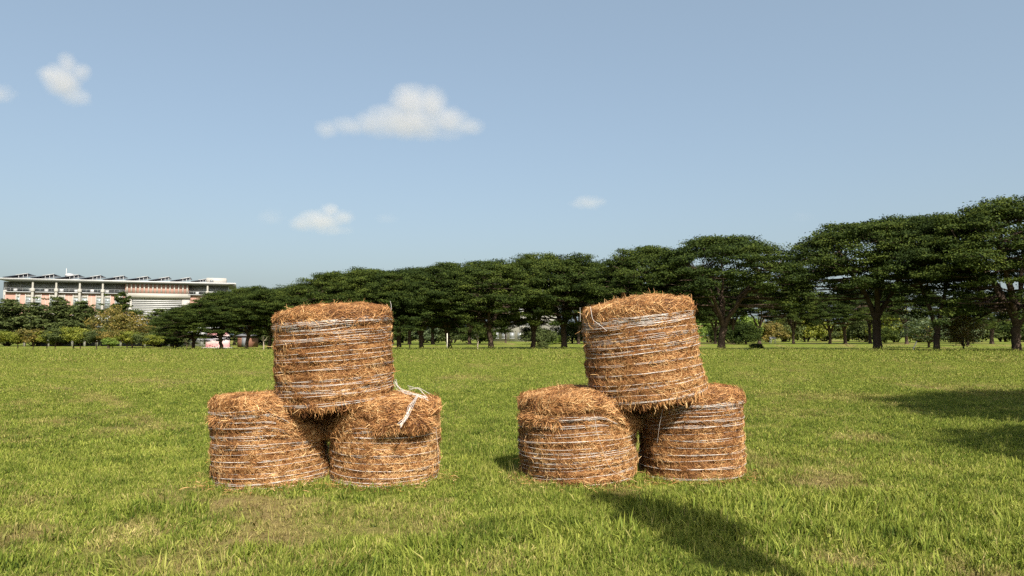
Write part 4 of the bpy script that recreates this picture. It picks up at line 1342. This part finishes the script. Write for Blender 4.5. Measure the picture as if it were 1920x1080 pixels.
# loose twine: bundle trailing from the upper left bale over the lower right one
def loose_twine(root, pts, n, spread, seed, name='loose_twine', r=0.0026):
    rng = np.random.default_rng(seed)
    bpy.context.view_layer.update()
    inv = root.matrix_world.inverted()
    b = MB()
    pts = np.array(pts, float)
    t0 = np.linspace(0, 1, len(pts)); t = np.linspace(0, 1, 28)
    for k in range(n):
        jit = rng.normal(size=pts.shape) * spread
        q = pts + jit
        P = np.stack([np.interp(t, t0, q[:, i]) for i in range(3)], 1)
        kk = np.ones(5) / 5
        P = np.stack([np.convolve(np.r_[[P[0, i]] * 2, P[:, i], [P[-1, i]] * 2], kk, 'valid') for i in range(3)], 1)
        P = np.array([inv @ mathutils.Vector(v) for v in P])
        b.tube(P, r * rng.uniform(.8, 1.3), 4)
    b.build(name, M['twine'], root, True)
def W(px, py, Y): return at_depth(px, py, Y)
loose_twine(A1[1], [W(737, 712, 8.35), W(748, 728, 8.2), W(765, 737, 8.15), W(785, 741, 8.02), W(802, 748, 8.0)], 7, 0.016, 301, r=0.0022)
loose_twine(A1[1], [W(765, 727, 8.5), W(785, 730, 8.45), W(803, 745, 8.3)], 4, 0.014, 302, r=0.0018)
loose_twine(A1[1], [W(783, 742, 7.98), W(773, 762, 7.72), W(761, 785, 7.56), W(748, 801, 7.47)], 6, 0.014, 303, r=0.0022)
loose_twine(C1[1], [W(818, 800, 7.98), W(821, 840, 8.0), W(822, 870, 8.02)], 1, 0.004, 304, r=0.0015)
loose_twine(E1[1], [W(1112, 770, 7.93), W(1120, 815, 7.86), W(1133, 850, 7.85), W(1143, 880, 7.86), W(1165, 893, 7.9), W(1185, 900, 7.95)], 1, 0.004, 305, r=0.0013)
loose_twine(E1[1], [W(1078, 745, 8.2), W(1083, 762, 7.96), W(1093, 772, 7.93), W(1099, 758, 8.0), W(1105, 745, 8.15)], 2, 0.006, 306, r=0.0014)
loose_twine(F1[1], [W(1243, 765, 8.05), W(1236, 800, 8.03), W(1232, 830, 8.05)], 1, 0.002, 307, r=0.0012)
loose_twine(D1[1], [W(1087, 575, 8.3), W(1088, 590, 8.3), W(1088, 603, 8.3)], 1, 0.003, 308, r=0.0016)
loose_twine(D1[1], [W(1108, 573, 7.95), W(1112, 600, 7.92), W(1125, 610, 7.9), W(1140, 622, 7.88)], 1, 0.004, 309, r=0.0016)
loose_twine(A1[1], [W(731, 565, 8.4), W(734, 572, 8.4), W(733, 582, 8.38), W(727, 590, 8.3)], 1, 0.004, 310, r=0.0016)

# ------------------------------------------------------------------ grass
def grass_mat():
    m, n, l = new_mat('grass_blades')
    geo = n.new('ShaderNodeNewGeometry')
    no = noise_node(n, l, 1.4, 5, geo.outputs['Position'], 0.7)
    ti = attr(n, 'tint'); dr = attr(n, 'dry')
    dI = attr(n, 'dryness', 'INSTANCER')
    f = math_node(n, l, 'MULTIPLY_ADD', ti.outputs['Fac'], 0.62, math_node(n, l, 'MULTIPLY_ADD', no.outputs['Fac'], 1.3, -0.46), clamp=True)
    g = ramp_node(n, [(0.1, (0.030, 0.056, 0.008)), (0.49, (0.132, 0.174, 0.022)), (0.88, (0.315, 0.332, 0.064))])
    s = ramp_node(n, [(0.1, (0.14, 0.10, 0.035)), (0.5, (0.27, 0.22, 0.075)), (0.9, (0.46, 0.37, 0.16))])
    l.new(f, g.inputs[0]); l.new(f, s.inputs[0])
    k = math_node(n, l, 'ADD', dr.outputs['Fac'], math_node(n, l, 'MULTIPLY_ADD', dI.outputs['Fac'], 0.9, -0.40), clamp=True)
    c = mixrgb(n, l, k, g.outputs[0], s.outputs[0])
    p = n.new('ShaderNodeBsdfPrincipled'); p.inputs['Roughness'].default_value = .6; p.inputs['Specular IOR Level'].default_value = .12
    l.new(c, p.inputs['Base Color'])
    t = n.new('ShaderNodeBsdfTranslucent'); l.new(mixrgb(n, l, 1.0, c, (1.2, 1.25, 0.6), 'MULTIPLY'), t.inputs['Color'])
    mx = n.new('ShaderNodeMixShader'); mx.inputs[0].default_value = .22
    l.new(p.outputs[0], mx.inputs[1]); l.new(t.outputs[0], mx.inputs[2])
    o = n.new('ShaderNodeOutputMaterial'); l.new(mx.outputs[0], o.inputs[0])
    return m
M['grass'] = grass_mat()

def tuft(seed, n, rad, l0, l1, w, splay, dry_frac):
    rng = np.random.default_rng(seed)
    a = rng.uniform(0, 2 * np.pi, n); r = rad * np.sqrt(rng.random(n))
    B = np.stack([np.cos(a) * r, np.sin(a) * r, np.full(n, -0.01)], 1)
    h = rng.uniform(0, 2 * np.pi, n)
    D = np.stack([np.cos(h), np.sin(h), np.zeros(n)], 1)
    S = np.stack([-np.sin(h), np.cos(h), np.zeros(n)], 1)
    rot = rng.uniform(-0.9, 0.9, n)
    S = S * np.cos(rot)[:, None] + D * np.sin(rot)[:, None]
    L = rng.uniform(l0, l1, n)[:, None]
    sp = np.abs(rng.normal(0, splay, n))[:, None]
    up = np.array([0, 0, 1.0])
    p0 = B
    p1 = B + up * L * 0.5 * np.cos(sp * .5) + D * L * 0.5 * np.sin(sp * .5)
    p2 = p1 + up * L * 0.5 * np.cos(sp * 1.5) + D * L * 0.5 * np.sin(sp * 1.5)
    ww = (w * rng.uniform(.6, 1.3, n))[:, None]
    V = np.stack([p0 - S * ww * .5, p0 + S * ww * .5, p1 - S * ww * .45, p1 + S * ww * .45, p2], 1).reshape(-1, 3)
    b = np.arange(n)[:, None] * 5
    Q = np.concatenate([b, b + 1, b + 3, b + 2], 1); T = np.concatenate([b + 2, b + 3, b + 4], 1)
    ti = rng.uniform(0.1, 1, n)
    dry = (rng.random(n) < dry_frac) * rng.uniform(.5, 1, n)
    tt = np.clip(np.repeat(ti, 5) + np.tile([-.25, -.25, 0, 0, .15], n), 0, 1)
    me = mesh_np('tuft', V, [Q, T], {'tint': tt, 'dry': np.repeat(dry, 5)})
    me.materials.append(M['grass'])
    return me

def build_grass():
    src = bpy.data.collections.new('grass_tufts')
    kinds = []
    # names sort alphabetically: the index picks them
    def add(k, me):
        o = bpy.data.objects.new('tuft_%02d' % k, me); src.objects.link(o)
    idx = 0
    defs = []
    for v in range(3): defs.append((500 + v, 40, .085, .020, .062, .0056, 1.1, .18))      # 0-2 near short
    for v in range(3): defs.append((510 + v, 22, .075, .055, .140, .0075, .85, .10))      # 3-5 near tall
    for v in range(3): defs.append((520 + v, 44, .095, .020, .050, .0038, 1.1, .75))      # 6-8 near dry
    for v in range(3): defs.append((530 + v, 60, .19, .024, .062, .0085, .95, .22))       # 9-11 mid
    for v in range(3): defs.append((540 + v, 70, .42, .028, .065, .0140, .9, .25))        # 12-14 far
    for v in range(3): defs.append((550 + v, 80, .95, .040, .090, .0320, .85, .25))       # 15-17 farthest
    for v in range(3): defs.append((560 + v, 16, .06, .045, .105, .0150, .95, .04))       # 18-20 broad-leaved weeds
    for v in range(2): defs.append((570 + v, 9, .07, .10, .22, .0028, .45, 1.0))         # 21-22 dry stalks
    for k, d in enumerate(defs): add(k, tuft(*d))
    rng = np.random.default_rng(77)
    X, Y, I, S = [], [], [], []
    HW = 0.86   # half width of the wedge per metre of distance
    def scatter(d0, d1, dens):
        n = int(dens * HW * (d1 * d1 - d0 * d0))
        y = np.sqrt(rng.uniform(d0 * d0, d1 * d1, n)); x = rng.uniform(-HW, HW, n) * y
        return x, y
    def keep_out(x, y, pad=0.0):
        k = np.ones(len(x), bool)
        for (bx_, by_, r) in BALES: k &= (x - bx_) ** 2 + (y - by_) ** 2 > (r - 0.03 + pad) ** 2
        return k
    # near
    x, y = scatter(3.2, 10.5, 330); k = keep_out(x, y); x, y = x[k], y[k]
    d = dryness(x, y)
    k = rng.random(len(x)) < 1 - 0.8 * d; x, y, d = x[k], y[k], d[k]
    isdry = rng.random(len(x)) < 0.62 * sstep(0.2, 0.95, d)
    i = np.where(isdry, rng.integers(6, 9, len(x)), rng.integers(0, 3, len(x)))
    X.append(x); Y.append(y); I.append(i); S.append(rng.uniform(.75, 1.25, len(x)) * (0.85 + 0.5 * fbm(x * .8, y * .8, 0, 61, 2)))
    # tall clumps
    x, y = scatter(3.2, 13, 120); k = keep_out(x, y, .05); x, y = x[k], y[k]
    c = fbm(x * 1.3, y * 1.1, 0, 91, 3)
    lush = np.zeros(len(x))
    for (gx, gy, rx, ry, s) in [spot(1560, 970, 900, 140, 1), spot(1750, 1010, 500, 160, 1), spot(850, 1050, 420, 90, 1), spot(250, 1060, 700, 60, 1), spot(300, 960, 260, 30, 1), spot(1100, 1000, 300, 90, 1)]:
        lush = np.maximum(lush, 1 - sstep(.5, 1.1, np.sqrt(((x - gx) / rx) ** 2 + ((y - gy) / ry) ** 2)))
    pr = sstep(.52, .70, c + 0.16 * lush) * (1 - dryness(x, y)) ** 1.5 * np.where(y < 9, 1, .5)
    k = rng.random(len(x)) < pr; x, y, lush = x[k], y[k], lush[k]
    X.append(x); Y.append(y); I.append(rng.integers(3, 6, len(x))); S.append(rng.uniform(.55, 1.3, len(x)) * (0.8 + .4 * lush))
    # weeds in clumps, dry stalks here and there
    x, y = scatter(3.2, 12, 55); k = keep_out(x, y, .03); x, y = x[k], y[k]
    c = fbm(x * 1.1 + 7, y * 1.2, 0, 131, 3)
    k = rng.random(len(x)) < sstep(.50, .66, c) * (1 - .7 * dryness(x, y)); x, y = x[k], y[k]
    X.append(x); Y.append(y); I.append(rng.integers(18, 21, len(x))); S.append(rng.uniform(.6, 1.2, len(x)))
    x, y = scatter(3.2, 14, 9); k = keep_out(x, y); x, y = x[k], y[k]
    X.append(x); Y.append(y); I.append(rng.integers(21, 23, len(x))); S.append(rng.uniform(.5, 1.1, len(x)))
    # tufts hugging the bale feet
    for (bx_, by_, r) in BALES:
        a = rng.uniform(0, 2 * np.pi, 260); rr = r + rng.uniform(-.02, .06, 260)
        X.append(bx_ + np.cos(a) * rr); Y.append(by_ + np.sin(a) * rr); I.append(rng.integers(0, 5, 260)); S.append(rng.uniform(.6, 1.0, 260))
    for (d0, d1, dens, lo) in ((9.5, 22, 75, 9), (20, 46, 18, 12), (43, 79, 4.8, 15)):
        x, y = scatter(d0, d1, dens); k = keep_out(x, y); x, y = x[k], y[k]
        d = dryness(x, y); k = rng.random(len(x)) < 1 - 0.5 * d; x, y = x[k], y[k]
        X.append(x); Y.append(y); I.append(rng.integers(lo, lo + 3, len(x))); S.append(rng.uniform(.7, 1.25, len(x)))
    # ragged taller growth along the tree line
    x, y = scatter(79, 96, 0.10); k = fbm(x * .25, y * .5, 0, 171, 3) > .52; x, y = x[k], y[k]
    X.append(x); Y.append(y); I.append(rng.integers(15, 18, len(x))); S.append(rng.uniform(1.0, 2.1, len(x)))
    X, Y, I, S = map(np.concatenate, (X, Y, I, S))
    Z = relief(X, Y)
    me = mesh_np('grass', np.stack([X, Y, Z], 1), [])
    n = len(X)
    at = me.attributes.new('pick', 'INT', 'POINT'); at.data.foreach_set('value', I.astype(np.int32))
    at = me.attributes.new('dryness', 'FLOAT', 'POINT'); at.data.foreach_set('value', dryness(X, Y).astype(np.float32))
    at = me.attributes.new('spin', 'FLOAT_VECTOR', 'POINT')
    R3 = np.stack([rng.normal(0, .22, n), rng.normal(0, .22, n), rng.uniform(0, 6.28, n)], 1)
    at.data.foreach_set('vector', R3.astype(np.float32).ravel())
    at = me.attributes.new('size', 'FLOAT_VECTOR', 'POINT')
    at.data.foreach_set('vector', (S[:, None] * np.stack([np.ones(n), np.ones(n), rng.uniform(.8, 1.25, n)], 1)).astype(np.float32).ravel())
    print('grass tufts', n)
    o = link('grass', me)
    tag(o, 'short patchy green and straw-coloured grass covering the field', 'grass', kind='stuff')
    ng = bpy.data.node_groups.new('scatter_grass', 'GeometryNodeTree')
    ng.interface.new_socket('Geometry', in_out='INPUT', socket_type='NodeSocketGeometry')
    ng.interface.new_socket('Geometry', in_out='OUTPUT', socket_type='NodeSocketGeometry')
    N, L = ng.nodes, ng.links
    gi, go = N.new('NodeGroupInput'), N.new('NodeGroupOutput')
    iop = N.new('GeometryNodeInstanceOnPoints')
    ci = N.new('GeometryNodeCollectionInfo')
    ci.inputs['Collection'].default_value = src
    ci.inputs['Separate Children'].default_value = True
    ci.inputs['Reset Children'].default_value = True
    def na(name, typ):
        a = N.new('GeometryNodeInputNamedAttribute'); a.data_type = typ; a.inputs['Name'].default_value = name
        return a.outputs[0]
    L.new(gi.outputs[0], iop.inputs['Points']); L.new(ci.outputs[0], iop.inputs['Instance'])
    iop.inputs['Pick Instance'].default_value = True
    L.new(na('pick', 'INT'), iop.inputs['Instance Index'])
    L.new(na('spin', 'FLOAT_VECTOR'), iop.inputs['Rotation'])
    L.new(na('size', 'FLOAT_VECTOR'), iop.inputs['Scale'])
    L.new(iop.outputs[0], go.inputs[0])
    md = o.modifiers.new('scatter', 'NODES'); md.node_group = ng
build_grass()

# ------------------------------------------------------------------ clouds
def cloud_mat(name, blobs, dens, seed, nscale):
    """soft density: union of ellipsoids (object space), eroded by noise"""
    m, n, l = new_mat(name)
    tc = n.new('ShaderNodeTexCoord')
    no = noise_node(n, l, nscale, 4, tc.outputs['Object'], 0.6)
    total = None
    for (cx, cy, cz, rx, ry, rz, s) in blobs:
        mp = n.new('ShaderNodeMapping'); mp.vector_type = 'TEXTURE'
        mp.inputs['Location'].default_value = (cx, cy, cz)
        mp.inputs['Scale'].default_value = (rx, ry, rz)
        l.new(tc.outputs['Object'], mp.inputs['Vector'])
        ln = n.new('ShaderNodeVectorMath'); ln.operation = 'LENGTH'; l.new(mp.outputs[0], ln.inputs[0])
        e = math_node(n, l, 'MULTIPLY', math_node(n, l, 'SUBTRACT', 1.0, ln.outputs['Value'], clamp=True), s)
        total = e if total is None else math_node(n, l, 'MAXIMUM', total, e)
    q = math_node(n, l, 'SUBTRACT', total, math_node(n, l, 'MULTIPLY_ADD', no.outputs['Fac'], 0.9, -0.22))
    q = math_node(n, l, 'MULTIPLY', q, 1.25, clamp=True)
    q = math_node(n, l, 'MULTIPLY', q, dens)
    v = n.new('ShaderNodeVolumePrincipled')
    v.inputs['Color'].default_value = (0.84, 0.81, 0.79, 1)
    v.inputs['Anisotropy'].default_value = 0.0
    l.new(q, v.inputs['Density'])
    o = n.new('ShaderNodeOutputMaterial'); l.new(v.outputs[0], o.inputs['Volume'])
    return m

def cloud(label, px0, px1, py0, py1, blobs, dens, seed):
    """blobs in picture fractions of the box: (u, v, ru, rv, strength)"""
    Y = 3000.0
    x0, _, z1 = at_depth(px0, py0, Y); x1, _, z0 = at_depth(px1, py1, Y)
    cx, cz = (x0 + x1) / 2, (z0 + z1) / 2
    hx, hz = (x1 - x0) / 2, (z1 - z0) / 2
    hy = min(hx, hz * 1.6)
    bb = []
    for (u, v, ru, rv, s) in blobs:
        bb.append(((u - .5) * 2 * hx, 0, (.5 - v) * 2 * hz, ru * 2 * hx, min(ru * 2 * hx, rv * 2 * hz), rv * 2 * hz, s))
    b = MB(); b.box(-hx * 1.05, hx * 1.05, -hy * 1.1, hy * 1.1, -hz * 1.1, hz * 1.1)
    mt = cloud_mat('cloud', bb, dens, seed, 1.0 / (hz * 0.55))
    o = b.build('cloud', mt)
    o.location = (cx, Y, cz)
    tag(o, label, 'cloud', 'small fair-weather clouds')
    mt.cycles.volume_step_rate = 0.6 if hasattr(mt, 'cycles') else 1
    return o
cloud('largest white cloud, long and low, high above the left stack', 575, 935, 150, 285,
      [(.545, .33, .15, .36, 1.45), (.65, .36, .13, .34, 1.4), (.52, .58, .34, .34, 1.4), (.74, .56, .16, .28, 1.3), (.36, .60, .20, .24, 1.25), (.23, .64, .16, .20, 1.15), (.11, .68, .10, .18, 1.2), (.84, .64, .12, .20, 1.2), (.60, .74, .42, .16, .95)], 0.0075, 1)
cloud('compact bright white cloud near the upper left corner', 50, 190, 90, 210,
      [(.48, .52, .30, .36, 1.5), (.54, .27, .17, .26, 1.35), (.72, .38, .18, .20, 1.3), (.30, .42, .18, .2, 1.2), (.66, .76, .30, .22, 1.0)], 0.0085, 2)
cloud('faint cloud cut off by the left edge of the photo', -60, 50, 145, 200, [(.45, .55, .5, .5, 1.2)], 0.006, 3)
cloud('low flat cloud above the upper left bale', 510, 690, 370, 450,
      [(.50, .55, .36, .36, 1.3), (.60, .32, .14, .26, 1.3), (.72, .46, .20, .26, 1.2), (.34, .60, .24, .28, 1.15), (.6, .76, .36, .2, .9)], 0.0110, 4)
cloud('faint small cloud left of the low flat cloud', 470, 545, 385, 430, [(.5, .5, .5, .5, 1.0)], 0.003, 5)
cloud('faint small wisp right of the low flat cloud', 690, 760, 395, 425, [(.5, .5, .5, .5, 1.0)], 0.003, 6)
cloud('tiny pale cloud above the upper right bale', 1050, 1155, 355, 400, [(.5, .55, .42, .42, 1.2), (.35, .6, .3, .3, 1.0), (.66, .5, .28, .3, 1.1)], 0.0090, 7)
cloud('very faint wisp above the gap in the tree line', 1465, 1545, 390, 422, [(.5, .5, .5, .5, 1.0)], 0.0010, 8)
